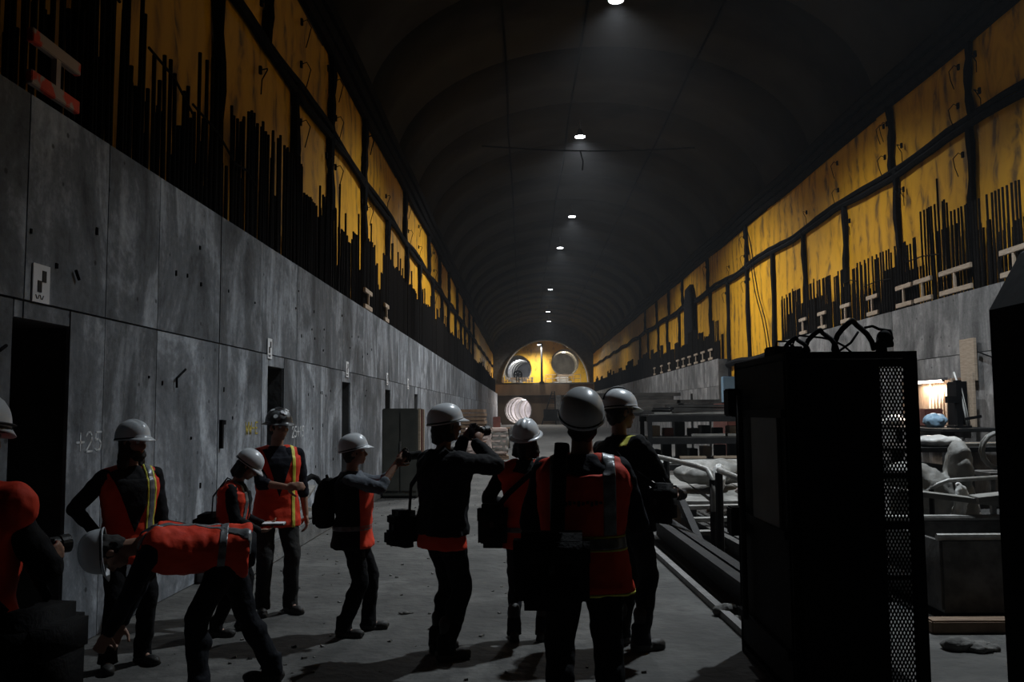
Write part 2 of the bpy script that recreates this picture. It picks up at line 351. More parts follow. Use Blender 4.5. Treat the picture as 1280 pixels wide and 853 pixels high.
# cable strung across the vault with a loose end
zc = 11.7 - SPRING
MB().tube([(x - VC, 32.5, zc - 0.16 * math.sin((x + 1.5) / 8 * PI) - .02 * x) for x in [-1.5 + .5 * k for k in range(17)]], 0.03, 5).build('cable', 'black', ceil)
MB().tube([(2.2 - VC, 32.5, zc - 0.2), (2.3 - VC, 32.5, zc - .6), (2.27 - VC, 32.5, zc - 0.95)], 0.025, 5).build('cable', 'black', ceil)

# ------------------------------------------------------------------ left concrete wall
wl = empty('wall_left', (XL, 0, 0), 0, 'tall grey cast concrete wall with dark doorways and rebar sticking out of its top', 'wall', kind='structure')
def W(o): return o                                              # world-space children: undo the parent's offset
def under(o, p): o.matrix_parent_inverse = p.matrix_world.inverted() if False else Matrix.Translation(-V(p.location)); return o
doors = [(5.80, 6.53, 2.40), (11.65, 12.44, 2.37), (16.45, 17.22, 2.32), (21.6, 22.4, 2.3), (27.4, 28.2, 2.3)]
mb = MB(); yy = Y0
for a, b, h in doors:
    mb.span((XL - 0.55, yy, 0), (XL - 0.03, a, TOP - .02)); mb.span((XL - 0.55, a, h), (XL - 0.03, b, TOP - .02)); yy = b
mb.span((XL - 0.55, yy, 0), (XL - 0.03, Y1, TOP - .02))
for a, b, h in doors:                                          # niche behind each doorway
    mb.span((XL - 1.75, a - .25, 0), (XL - 1.6, b + .25, h + .2)); mb.span((XL - 1.7, a - .3, 0), (XL - .5, a - .2, h + .2)); mb.span((XL - 1.7, b + .2, 0), (XL - .5, b + .3, h + .2)); mb.span((XL - 1.7, a - .3, h + .05), (XL - .5, b + .3, h + .2))
under(mb.build('wall_core', 'concrete_core', wl), wl)
joints = [2.6, 4.2] + [on_x(px, 300, XL).y for px in (33, 135, 200, 277, 330, 373, 403, 430, 455)]
while joints[-1] < 36: joints.append(joints[-1] + 1.75)
JZ = 2.53
def panel(y0, y1, z0, z1, xf, side, par, m, name='concrete_panel'):
    g = 0.008; t = 0.035; off = side * random.uniform(0, .006)
    mb = MB(); mb.span((xf + off, y0 + g, z0 + g), (xf - side * t * -1 * -1 if False else xf + off + side * t, y1 - g, z1 - g))
    return under(mb.build(name, m, par), par)
for a, b in zip(joints, joints[1:]):
    panel(a, b, JZ, TOP, XL, -1, wl, 'concrete')
    d = [q for q in doors if q[0] < b and q[1] > a]
    if not d: panel(a, b, 0, JZ, XL, -1, wl, 'concrete')
    else:
        q = d[0]; d0, d1 = max(q[0], a), min(q[1], b)
        if d0 - a > .05: panel(a, d0, 0, JZ, XL, -1, wl, 'concrete')
        panel(d0, d1, q[2], JZ, XL, -1, wl, 'concrete')
        if b - d1 > .05: panel(d1, b, 0, JZ, XL, -1, wl, 'concrete')
yy = joints[-1]
while yy < Y1:
    e = min(yy + 6, Y1)
    panel(yy, e, JZ, TOP, XL, -1, wl, 'concrete'); panel(yy, e, 0, JZ, XL, -1, wl, 'concrete'); yy = e
panel(Y0, joints[0], 0, TOP, XL, -1, wl, 'concrete')
# low curb at the foot of the wall
cb = MB().span((XL, 9.2, 0), (-2.93, Y1, 0.26)).build('trim_1', 'curb', bevel=0.015)
tag(cb, 'low concrete curb along the foot of the grey wall with doorways', 'curb', kind='structure')

# ------------------------------------------------------------------ right concrete wall, in two runs with a gap
wr = empty('wall_right', (XR, 0, 0), 0, 'pale concrete wall below yellow sheeting, broken by a gap', 'wall', kind='structure')
mb = MB(); mb.span((XR + .03, Y0, 0), (XR + .5, 29.4, TOP - .02)); mb.span((XR + .03, 38.6, 0), (XR + .5, Y1, TOP - .02))
under(mb.build('wall_core', 'concrete_core', wr), wr)
yy = 11.0
JR = 2.78
while yy < 29.3:
    e = min(yy + 1.55, 29.4); panel(yy, e, 0, JR, XR, 1, wr, 'concrete_warm'); panel(yy, e, JR, TOP, XR, 1, wr, 'concrete_warm'); yy = e
panel(Y0, 11, 0, TOP, XR, 1, wr, 'concrete_warm')
yy = 38.6
while yy < Y1:
    e = min(yy + (2.4 if yy < 70 else 6), Y1); panel(yy, e, 0, JR, XR, 1, wr, 'concrete_warm'); panel(yy, e, JR, TOP, XR, 1, wr, 'concrete_warm'); yy = e

# ------------------------------------------------------------------ yellow sheeting above, with black seam strips
def sheeting(side):
    X = YL if side < 0 else YR
    nm = 'wall_upper_left' if side < 0 else 'wall_upper_right'
    lab = 'yellow sheeting above the wall with doorways, seamed with black strips' if side < 0 else 'yellow sheeting above the pale concrete wall, seamed with black strips'
    w = empty(nm, (X, 0, TOP), 0, lab, 'wall', kind='structure')
    lo = TOP - .2
    under(MB().span((X + side * .06, Y0, 0 if side > 0 else lo), (X + side * .4, Y1, SPRING + .1)).build('backing', 'rock', w), w)
    mid = 7.42
    if side < 0:
        low = [-1.0, 2.2, 5.6, 7.6] + [on_x(p, 250, X).y for p in (265, 364, 410, 453, 483, 507)]
        upp = [-1.0, 2.2, 5.6, 9.0] + [on_x(p, 150, X).y for p in (330, 412, 454, 505, 535)]
    else:
        low = [-1, 4, 9, 13.4] + [on_x(p, 260, X).y for p in (1219, 1124, 1057, 1005, 965, 933, 908, 886)]
        upp = [-1, 4, 9, 13.4] + [on_x(p, 200, X).y for p in (1219, 1117, 931, 882, 850)]
    while low[-1] < 108: low.append(low[-1] + 4.2 + .6 * math.sin(low[-1]))
    while upp[-1] < 108: upp.append(upp[-1] + 5.2 + .6 * math.sin(upp[-1]))
    low = [q for q in low if q < Y1 - 1] + [Y1]; upp = [q for q in upp if q < Y1 - 1] + [Y1]
    def sheet(a, b, z0, z1):
        mb = MB(); bm = mb.bm; nz, ny = 5, 4; ph = random.random() * 9
        G = [[bm.verts.new((X + side * (0.03 - 0.03 * math.sin(PI * j / ny) * math.sin(PI * k / nz) * (1 + .5 * math.sin(ph + 2 * k))), a + .01 + (b - a - .02) * j / ny, z0 + .01 + (z1 - z0 - .02) * k / nz)) for k in range(nz + 1)] for j in range(ny + 1)]
        for j in range(ny):
            for k in range(nz): bm.faces.new((G[j][k], G[j + 1][k], G[j + 1][k + 1], G[j][k + 1]))
        ex = bmesh.ops.extrude_face_region(bm, geom=bm.faces[:])
        bmesh.ops.translate(bm, verts=[v for v in ex['geom'] if isinstance(v, bmesh.types.BMVert)], vec=(side * .02, 0, 0))
        o = mb.build('sheet', 'yellow', w); under(o, w)
    for a, b in zip(low, low[1:]):
        deep = side > 0 and b > 29.4 and a < 38.6
        sheet(a, b, 0.0 if deep else lo, mid)
    for a, b in zip(upp, upp[1:]): sheet(a, b, mid, SPRING - .1)
    xo = X - side * .05
    def strip(yc, z0, z1, r=.085):
        n = 9; ph = random.random() * 6
        pts = [(xo, yc + .05 * math.sin(ph + k * .9), z0 + (z1 - z0) * k / n) for k in range(n + 1)]
        under(MB().tube(pts, [r * (1 + .2 * math.sin(ph + 2 * k)) for k in range(n + 1)], 6, 0.9).build('seam_strip', 'black', w), w)
    for q in low[1:-1]:
        if q < 70: strip(q, 0.2 if side > 0 and 29.4 < q < 38.6 else TOP, mid)
    for q in upp[1:-1]:
        if q < 70: strip(q, mid, SPRING - .1)
    for z, r, jit in ((mid - .07, .075, .05), (mid + .08, .065, .06)):
        ph = random.random() * 6
        under(MB().tube([(xo, y_, z + jit * math.sin(ph + y_ * .8) + random.uniform(-.02, .02)) for y_ in [Y0 + .75 * k for k in range(int((Y1 - Y0) / .75) + 1)]], r, 6).build('seam_strip', 'black', w), w)
    for z, dx, r in ((SPRING - .28, .0, .12), (SPRING - .08, .08, .14), (SPRING + .12, .2, .13)):
        ph = random.random() * 6
        under(MB().tube([(X - side * (.05 + dx), y_, z + .04 * math.sin(ph + y_ * .6)) for y_ in [Y0 + 1.5 * k for k in range(int((Y1 - Y0) / 1.5) + 1)]], r, 6).build('cornice_bundle', 'black', w), w)
    # small black anchor hooks with wire tails beside the seams
    for q in [s for s in low if 6 < s < 40] + [s for s in upp if 8 < s < 45]:
        for z in (mid - .55, mid + .5, SPRING - .75):
            if random.random() < .25: continue
            dy = random.choice((-.38, .38)); y_ = q + dy; s_ = -1 if dy > 0 else 1
            mb = MB(); mb.box((xo, y_, z), (.04, .06, .12))
            mb.tube([(xo, y_, z), (xo - side * .10, y_ + s_ * .02, z + .03), (xo - side * .14, y_ - s_ * .12, z - .05), (xo - side * .08, y_ - s_ * .18, z - .22), (xo - side * .05, y_ - s_ * .12, z - .42)], .010, 5)
            under(mb.build('anchor_hook', 'black', w), w)
    return w
wul = sheeting(-1); wur = sheeting(1)
# lower seam band of the sheeting in the gap, two slack ropes, an added black flap for a dark alcove
under(MB().tube([(YR - .06, 29.6 + k * .9, 3.72 + .04 * math.sin(k)) for k in range(11)], .13, 6).build('seam_strip', 'black', wur), wur)
for dy in (0, .35):
    under(MB().tube([(YR - .12, 34.9 - dy + k * -.28 - .06 * math.sin(k), 8.9 - .5 * k + .15 * math.sin(k * .9)) for k in range(11)], .02, 5).build('slack_wire', 'black', wur), wur)
mb = MB(); bm = mb.bm
for k in range(11):
    pass
tz = [8.35, 8.1, 7.4, 6.5, 5.6, 4.7, 4.2]; tw = [.1, .55, .95, 1.15, 1.2, 1.1, .9]
mb.loft([(V((YR - .05 - .16 * (k > 0), 46.3 + .1 * k, z)), V((0, 1, 0)), V((1, 0, 0)), w_, .14 + .05 * math.sin(k)) for k, (z, w_) in enumerate(zip(tz, tw))], 14)
tag(mb.build('alcove_stand_in', 'black', None, smooth=True), 'added black pointed shape standing in for a dark alcove in the yellow sheeting', 'tarp')

# ------------------------------------------------------------------ rebar on top of the walls
_rb = {}
def rebar_mesh(h, r):
    k = (round(h, 1), r)
    if k not in _rb:
        mb = MB(); mb.cyl((0, 0, -.1), (0, 0, k[0]), r, r, 6)
        me = bpy.data.meshes.new('rebar'); mb.bm.to_mesh(me); mb.bm.free(); me.materials.append(M['rebar']); _rb[k] = me
    return _rb[k]
def rebar(x, y, h, par, r=.02):
    o = bpy.data.objects.new('rebar', rebar_mesh(h, r)); C.objects.link(o); o.parent = par; o.location = V((x, y, TOP)) - V(par.location)
    o.rotation_euler = (random.uniform(-.012, .012), random.uniform(-.012, .012), 0)
def rebar_stuff(bars, par):
    mb = MB()
    for x, y, h, r in bars: mb.cyl((x, y, TOP - .1), (x, y, TOP + h), r, r, 4, caps=False)
    o = mb.build('rebar_rows', 'rebar', par); under(o, par); o['kind'] = 'stuff'
# left: height profile along the wall (y, height) in stepped groups
lbars = []
y = 3.2
while y < 108:
    px = 655 + XL * 1100 / y
    grp = math.floor(y / (0.9 + y * .012))
    rnd = random.Random(grp * 13 + 5)
    base = rnd.choice((1.25, 1.45, 1.6, 1.7, 1.75)) if y < 30 else rnd.choice((1.45, 1.6, 1.65))
    if y < 7.4: base = rnd.choice((1.9, 2.3, 2.6, 1.7))
    elif y < 9: base = rnd.choice((1.2, 1.6, 2.0))
    elif 9.9 < y < 10.9: base = 0.75
    gap = (18.6 < y < 19.1) or (21.0 < y < 21.5) or (13.2 < y < 13.5)
    for row, x in ((0, XL - .10), (1, XL - .30)):
        h = base * (1.0 if row == 0 else rnd.choice((.55, .8, 1.0))) + random.uniform(-.08, .08)
        if random.random() < .06: h += .5
        if y < 10 and random.random() < .4: h *= .55
        if not gap or random.random() < .12: lbars.append((x + random.uniform(-.02, .02), y + random.uniform(-.03, .03), h))
    y += .115 if y < 14 else (.10 if y < 40 else .16)
lbars.sort(key=lambda b: b[1])
vis = [b for b in lbars if b[1] > 4.2]
for b in vis[:285]: rebar(*b, wl)
rebar_stuff([(a, b, c, .022) for a, b, c in vis[285:]], wl)
rbars = []
y = 12.5
while y < 108:
    if 29.3 < y < 38.7: y = 38.75
    grp = math.floor(y / 1.35); rnd = random.Random(grp * 7 + 2)
    base = (1.45 + .1 * rnd.random()) if y > 19 else rnd.choice((1.7, 2.0, 1.85))
    if y > 38: base = rnd.choice((1.2, 1.5, 1.75))
    frac = y / 1.35 - grp
    for row, x in ((0, XR + .10), (1, XR + .3)):
        h = base + random.uniform(-.05, .05)
        if row: h *= rnd.choice((.5, .62, .75))
        if random.random() < .05 and y < 20: h += .5
        if frac > .12: rbars.append((x, y + random.uniform(-.03, .03), h))
    y += .135 if y < 30 else .16
for b in rbars[:235]: rebar(*b, wr, .021)
rebar_stuff([(a, b, c, .026) for a, b, c in rbars[235:]], wr)
# tie bars wired across the rebar
for (ya, yb, z, zz, side) in ((6.6, 7.3, 5.35, 5.3, -1), (7.9, 9.0, 5.15, 4.9, -1), (9.0, 10.4, 5.0, 4.75, -1), (10.3, 11.2, 4.75, 4.7, -1), (18, 19.6, 4.9, 5.0, 1), (20.4, 22, 4.75, 4.8, 1), (22.5, 23.4, 5.0, 5.1, 1)):
    X = XL - .06 if side < 0 else XR + .06
    under(MB().tube([(X, ya, z), (X + .02, (ya + yb) / 2, (z + zz) / 2 + .05), (X, yb, zz)], .014, 5).build('tie_bar', 'rebar', wl if side < 0 else wr), wl if side < 0 else wr)

# timber spacers caught in the rebar: two boards and a post
def spacer(x, y, z, length, h, label, group, m='wood', th=.10):
    t = empty('timber_spacer', (x, y, z), 0, label, 'spacer', group)
    for zz in (0.05, h - .05): MB().box((0, 0, zz), (.05, length, th)).build('board', m, t, bevel=.006)
    MB().box((0, 0.02, h / 2), (.04, min(.06, length * .2), h - .1)).build('post', m, t)
    return t
p = on_x(52, 100, XL - .02)
spacer(XL - .02, 6.23, TOP + .07, .66, .40, 'timber spacer boards sprayed with red marks among tall rebar', None, 'wood_paint', .10)
for px, py, ln in ((460, 388, .9), (483, 396, .6)):
    q = on_x(px, py, XL - .03); spacer(XL - .03, q.y, TOP + .02, ln, .45, 'short pale timber spacer in the rebar on the wall with doorways', 'timber spacers on the wall with doorways')
for px, ln in ((1003, .75), (1027, .75), (1057, .8), (1091, .8), (1131, .95), (1155, .95), (1196, 1.5)):
    q = on_x(px, 380, XR + .03)
    spacer(XR + .02, q.y, TOP + .03, ln * .85, .50, 'pale timber spacer in the rebar above the pale concrete wall', 'timber spacers above the pale concrete wall')
spacer(XR + .02, 15.2, TOP + .05, .9, .5, 'pale timber spacer in the rebar above the pale concrete wall', 'timber spacers above the pale concrete wall')
for k in range(9):
    spacer(XR + .02, 40.2 + 1.7 * k + (k > 5) * 1.2 * (k - 5), TOP + .03, .8, .5, 'small pale timber spacer on the far run of concrete past the gap', 'timber spacers on the far concrete run')

# ------------------------------------------------------------------ survey targets, brackets and spray-painted marks on the left wall
def target(px, py, w, h, label, group=None):
    q = on_x(px, py, XL + .005)
    t = empty('survey_target', (XL + .004, q.y, q.z), 0, label, 'sign', group)
    MB().box((.003, 0, 0), (.008, w, h)).build('plate', 'white', t)
    MB().box((.009, w * .14, h * .2), (.004, w * .24, h * .3)).build('check', 'print', t)
    MB().box((.009, -w * .12, -h * .08), (.004, w * .24, h * .3)).build('check', 'print', t)
    mb = MB()
    for k in range(4): mb.box((.009, -w * .3 + k * w * .13, -h * .36), (.003, w * .03, h * .12), Euler((.5 * (-1) ** k, 0, 0)))
    mb.build('scribble', 'print', t)
target(51, 355, .215, .27, 'white survey target with two black squares beside the doorway at the marking +25')
target(337, 436, .20, .27, 'white survey target with black squares above the doorway behind the dark patterned hat', None)
for px, py in ((434, 462), (484, 474), (510, 480)):
    target(px, py, .24, .30, 'small white survey target along the wall joint past the two nearest doorways', 'survey targets along the far joint')

def strokes(lines, y0, z0, wy, hz, w, m, name, label):
    mb = MB()
    for ln in lines:
        pts = [V((XL + .0015, y0 + wy * a, z0 + hz * b)) for a, b in ln]
        for a, b in zip(pts, pts[1:]): mb.bar(a, b, w, .002, up=(1, 0, 0))
        for q in pts: mb.cyl(q - V((.001, 0, 0)), q + V((.001, 0, 0)), w / 2, w / 2, 8)
    tag(mb.build(name, m), label, 'marking')
D = {'2': [[(0, .8), (.25, 1), (.6, 1), (.8, .8), (.75, .55), (0, 0), (.85, 0)]],
     '5': [[(.85, 1), (.1, 1), (.05, .6), (.5, .62), (.85, .4), (.75, .1), (.4, 0), (0, .1)]],
     '+': [[(.5, .95), (.5, .1)], [(0, .5), (1, .5)]],
     '1': [[(.2, .8), (.5, 1), (.5, 0)]],
     'W': [[(0, 1), (.25, 0), (.5, .7), (.75, 0), (1, 1)]], '-': [[(0, .5), (.8, .5)]],
     'E': [[(.9, 1), (0, 1), (0, 0), (.9, 0)], [(0, .5), (.7, .5)]]}
def text_lines(s, adv=1.25):
    out = []
    for k, ch in enumerate(s):
        for ln in D[ch]: out.append([(a + k * adv, b) for a, b in ln])
    return out
a, b = on_x(95, 566, XL), on_x(127, 540, XL)
n = 3.4
strokes(text_lines('+25'), a.y, a.z, (b.y - a.y) / n, (b.z - a.z), .016, 'chalk', 'spray_marking', 'white spray-painted +25 on the concrete beside the doorway')
a, b = on_x(365, 547, XL), on_x(380, 533, XL)
strokes(text_lines('25+15'), a.y, a.z, (b.y - a.y) / 6, (b.z - a.z), .022, 'chalk', 'spray_marking', 'white spray-painted 25+15 on the concrete right of the dark patterned hat')
a, b = on_x(307, 543, XL), on_x(323, 528, XL)
strokes(text_lines('WW-E'), a.y, a.z, (b.y - a.y) / 5, (b.z - a.z), .022, 'chalk_y', 'spray_marking', 'yellow spray-painted letters WW-E on the concrete')
# bits of wire and a slot left in the concrete
mb = MB(); q = on_x(275, 543, XL); mb.box((XL + .015, q.y, q.z), (.04, .05, .32)); mb.box((XL + .02, q.y + .05, q.z + .13), (.03, .09, .05))
under(mb.build('cast_in_bracket', 'black', wl), wl)
for pts in ([(221, 485), (221, 473), (232, 462)], [(0, 438), (8, 432)], [(95, 338), (99, 350)]):
    under(MB().tube([on_x(px, py, XL + .02) for px, py in pts], .012, 5).build('wire_stub', 'black', wl), wl)
mb = MB()
rr = random.Random(3)
for k in range(46):
    y_ = rr.uniform(5.8, 20); z_ = rr.choice((.9, 1.6, 2.1, 2.9, 3.2, 3.5)) + rr.uniform(-.12, .12)
    if any(a - .1 < y_ < b + .1 for a, b, h in doors) and z_ < 2.5: continue
    mb.box((XL + .001, y_, z_), (.012, rr.uniform(.012, .03), rr.uniform(.02, .06)))
o = mb.build('tie_hole', 'black', wl); under(o, wl); o['kind'] = 'stuff'

# ------------------------------------------------------------------ ceiling lamps
def ceiling_lamp(loc, label, group=None, power=LAMP_W, rod=None, col=LAMP_COLD, size=.22, cone=150):
    t = empty('ceiling_lamp', loc, 0, label, 'lamp', group)
    mb = MB(); mb.cyl((0, 0, .0), (0, 0, .12), size, size * .9, 20); mb.cyl((0, 0, .12), (0, 0, .30), size * .55, size * .35, 16)
    mb.build('housing', 'lamp_body', t, bevel=.01)
    MB().cyl((0, 0, -.015), (0, 0, .005), size * .9, size * .9, 24).build('lens', 'lamp_lens', t)
    if rod is None:
        u = max(0.0, 1 - ((loc[0] - VC) / VH) ** 2); rod = SPRING + VRISE * math.sqrt(u) - loc[2] + .05
    MB().cyl((0, 0, .28), (0, 0, rod), .025, .025, 8).build('rod', 'lamp_body', t)
    ld = bpy.data.lights.new('lamp_light', 'SPOT'); ld.energy = power; ld.color = col; ld.spot_size = math.radians(cone); ld.spot_blend = 0.65; ld.shadow_soft_size = .16
    lo = bpy.data.objects.new('lamp_light', ld); C.objects.link(lo); lo.parent = t; lo.location = (0, 0, -.05)
    return t
for px, py in ((770, 0), (725, 171), (715, 271), (700, 310), (688, 362), (685, 390), (686, 402)):
    d = ray(px, py); k = 10.75 / d.z; q = V((0, 0, EYE)) + d * k
    lw = {770: 1.45, 725: 2.0, 715: 1.1, 700: .8}.get(px, .55); cn_ = {725: 140, 715: 132}.get(px, 124)
    ceiling_lamp((q.x, q.y, q.z), 'lit round lamp hung under the crown of the vault', 'ceiling lamps under the vault', LAMP_W * lw * 1.15, cone=cn_)
ceiling_lamp((5.0, 11.3, 12.1), 'lit round lamp hung under the crown of the vault', 'ceiling lamps under the vault', LAMP_W * 1.75, col=(.84, .93, 1.0), cone=106)

# ------------------------------------------------------------------ far end: bulkhead, three tunnels, deck
def plate_holes(outer, holes, y, thick, name, m, parent):
    mb = MB(); bm = mb.bm; ed = []
    for lp in [outer] + holes:
        vs = [bm.verts.new((x, y, z)) for x, z in lp]
        ed += [bm.edges.new((vs[k], vs[(k + 1) % len(vs)])) for k in range(len(vs))]
    bmesh.ops.triangle_fill(bm, use_beauty=True, use_dissolve=False, edges=ed)
    ex = bmesh.ops.extrude_face_region(bm, geom=bm.faces[:])
    bmesh.ops.translate(bm, verts=[v for v in ex['geom'] if isinstance(v, bmesh.types.BMVert)], vec=(0, thick, 0))
    return mb.build(name, m, parent)
def circ(cx, cz, r, n=32, a0=0, a1=2 * PI, end=False): return [(cx + r * math.cos(a0 + (a1 - a0) * k / n), cz + r * math.sin(a0 + (a1 - a0) * k / n)) for k in range(n + (1 if end else 0))]
YB = 114.0
FX = lambda px: (px - 655) / 1100 * YB
FZ = lambda py: EYE + (514 - py) / 1100 * YB
wb = empty('wall_back', (0, 0, 0), 0, 'far bulkhead closing the tunnel with round bores and a bright yellow face', 'wall', kind='structure')
DECK = FZ(479)
prof = [(YL - .3, DECK)] + [(YL - .3, SPRING)] + [(VC - VH * math.cos(a) * 1.02, SPRING + VRISE * 1.05 * math.sin(a)) for a in [PI * k / 20 for k in range(1, 20)]] + [(YR + .3, SPRING), (YR + .3, DECK)]
ARX, ARR = FX(682), 5.55
plate_holes(prof + circ(ARX, DECK, ARR, 24, 0, PI, True), [], YB, .5, 'arch_surround', 'concrete_core', wb)
mb = MB(); mb.tube([(x, YB - .05, z) for x, z in circ(ARX, DECK, ARR, 24, 0, PI, True)], .16, 6); mb.build('arch_ring', 'pipe', wb)
T1, T2, T3 = (FX(647), FZ(461), 1.9), (FX(708), FZ(453), 1.85), (FX(648), FZ(520), 1.8)
plate_holes([(ARX - 6, DECK - .2), (ARX + 6, DECK - .2), (ARX + 6, DECK + 6.2), (ARX - 6, DECK + 6.2)], [circ(*T1), circ(*T2)], YB + 2.5, .3, 'yellow_face', 'yellow_far', wb)
plate_holes([(YL - .3, 0), (YR + .3, 0), (YR + .3, DECK - .2), (YL - .3, DECK - .2)], [circ(*T3)] if T3[1] - T3[2] > 0 else [circ(T3[0], 1.85, 1.8)], YB, .4, 'timber_face', 'bulk_wood', wb)
T3 = (T3[0], max(T3[1], 1.85), T3[2])
MB().span((YL - .2, YB - .9, FZ(495)), (FX(712), YB + .1, FZ(481))).build('deck_beam', 'bulk_wood', wb, bevel=.03)
MB().span((YL - .2, YB - .4, DECK - .2), (YR + .2, YB + 2.6, DECK)).build('deck', 'concrete_core', wb)
def bore(c, y, name, m, n=9, step=1.9, bend=0.0):
    mb = MB(); bm = mb.bm; L_ = n * step
    lp = circ(c[0], c[1], c[2] + .02)
    RG = [[bm.verts.new((x + bend * (L_ * q / 12) ** 2, y + L_ * q / 12, z)) for x, z in lp] for q in range(13)]
    for A, B in zip(RG, RG[1:]):
        for k in range(len(lp)): bm.faces.new((A[k], B[k], B[(k + 1) % len(lp)], A[(k + 1) % len(lp)]))
    bm.faces.new(RG[-1])
    mb.build(name, m, wb, smooth=True)
    for k in range(n):
        MB().tube([(x + bend * (.3 + k * step) ** 2, y + .3 + k * step, z) for x, z in circ(c[0], c[1], c[2] - .05, 24)], .10, 6, closed=True).build('ring_rib', 'pipe', wb)
bore(T1, YB + 2.6, 'bore_lining', 'tube_steel', bend=.006); bore(T2, YB + 2.6, 'bore_lining', 'tube_steel', 5); bore(T3, YB + .2, 'bore_lining', 'tube_steel', 9, 2.4, bend=.012)
# round fan standing in the upper bore
fan = empty('ventilation_fan', (T1[0], YB + 9, T1[1] - 1.05), 0, 'round dark ventilation fan inside the upper grey bore', 'fan')
mb = MB(); mb.tube([(.55 * math.cos(a), 0, .6 + .55 * math.sin(a)) for a in [2 * PI * k / 20 for k in range(20)]], .1, 6, closed=True); mb.build('fan_ring', 'black', fan)
for k in range(6):
    a = PI * k / 3; MB().box((.28 * math.cos(a), 0, .6 + .28 * math.sin(a)), (.5, .05, .14), Euler((.4, -a, 0))).build('blade', 'black', fan)
MB().box((0, 0, -.42), (.8, .5, .8)).build('stand', 'black', fan)
# post carrying the last lamp, lamps lighting the bores
pst = empty('lamp_post', (FX(677.5), YB - .7, DECK), 0, 'tall dark post with a bright lamp in front of the yellow face', 'post')
MB().cyl((0, 0, 0), (0, 0, FZ(430) - DECK), .16, .13, 8).build('pole', 'steel_dark', pst)
MB().bar((0, 0, FZ(430) - DECK), (-.35, -.4, FZ(430) - DECK), .08, .08).build('arm', 'steel_dark', pst)
MB().box((0, 0, .06), (.6, .6, .12)).build('base', 'steel_dark', pst)
ceiling_lamp((FX(674), YB - 1.2, FZ(430) - .25), 'bright lamp at the top of the post before the yellow face', None, LAMP_W * 1.5, .35, (1, .95, .85), .25, 165)
def bore_lamp(loc, label, group, power, col):
    t = empty('bore_lamp', loc, 0, label, 'lamp', group)
    MB().box((0, 0, .05), (.5, .18, .1)).build('housing', 'lamp_body', t)
    MB().box((0, 0, -.02), (.45, .12, .05)).build('diffuser', 'lamp_lens', t)
    ld = bpy.data.lights.new('bore_light', 'POINT'); ld.energy = power; ld.color = col; ld.shadow_soft_size = .15
    lo = bpy.data.objects.new('bore_light', ld); C.objects.link(lo); lo.parent = t; lo.location = (0, 0, -.25)
for k in range(3): bore_lamp((T3[0] + .012 * (2.2 + k * 6) ** 2 + .7, YB + 2.4 + k * 6, T3[1] + T3[2] - .42), 'lamp at the crown of the brightly lit lower bore', 'lamps in the lower bore', 230, (1, .88, .86))
bore_lamp((T1[0], YB + 12, T1[1] + T1[2] - .2), 'lamp at the crown of the grey upper bore', None, 200, (.95, .97, 1))
bore_lamp((T2[0], YB + 6, T2[1] + T2[2] - .2), 'lamp at the crown of the upper bore behind the clutter', None, 120, (1, .85, .6))
# clutter on the deck
rd = random.Random(11)
for k in range(22):
    x = FX(629.5) + (k % 11) * .37; m_ = rd.choice(('plastic', 'wood', 'pipe', 'cardboard'))
    o = MB().box((0, 0, .18), (rd.uniform(.22, .35), rd.uniform(.2, .35), rd.uniform(.25, .36))).build('deck_scrap', m_, None, bevel=.02, loc=(x, YB - .55, DECK + .36 * (k // 11) + .01))
    tag(o, 'pale scrap of building material on the deck below the grey bore', 'scrap', 'scrap on the far deck')
for k in range(7):
    o = MB().box((0, 0, .07), (rd.uniform(1.4, 2.4), .25, .13)).build('stacked_plank', rd.choice(('plastic', 'wood', 'pipe')), None, loc=(FX(706) + rd.uniform(-.4, .4), YB + .9, DECK + .005 + .14 * k))
    tag(o, 'pale plank stacked before the upper bore right of the lamp post', 'plank', 'planks before the upper bore')
rl = empty('deck_railing', (FX(686), YB - .7, DECK), 0, 'low metal railing along the far deck', 'railing')
for k in range(6): MB().cyl((-.4 + k * .9, 0, 0), (-.4 + k * .9, 0, 1.0), .04, .04, 6).build('post', 'wood', rl)
for z in (.5, 1.0): MB().cyl((-.4, 0, z), (4.1, 0, z), .035, .035, 6).build('rail', 'wood', rl)
# columns and a stair frame under the deck
for px, w_ in ((697.5, .62), (722, .7)):
    o = MB().box((0, 0, (FZ(495)) / 2), (w_, .6, FZ(495))).build('concrete_column', 'curb', None, bevel=.03, loc=(FX(px), YB - 1.6, 0))
    tag(o, 'grey square column under the far deck', 'column', 'columns under the far deck')
st = empty('stair_frame', (FX(688), YB - 2.6, 0), 0, 'dark A-shaped stair frame leaning against the far bulkhead', 'stairs')
for s in (-1, 1):
    MB().bar((s * .9 - .3, 0, 0), (s * .15 + .3, 0, 4.2), .14, .14).build('stringer', 'steel_dark', st)
for k in range(7): MB().box((-.3 + .085 * k, 0, .6 * k + .3), (1.7 - .22 * k, .5, .07)).build('tread', 'steel_dark', st)
MB().box((0.0, .2, 1.2), (1.9, .4, 1.5)).build('landing_panel', 'steel_dark', st)

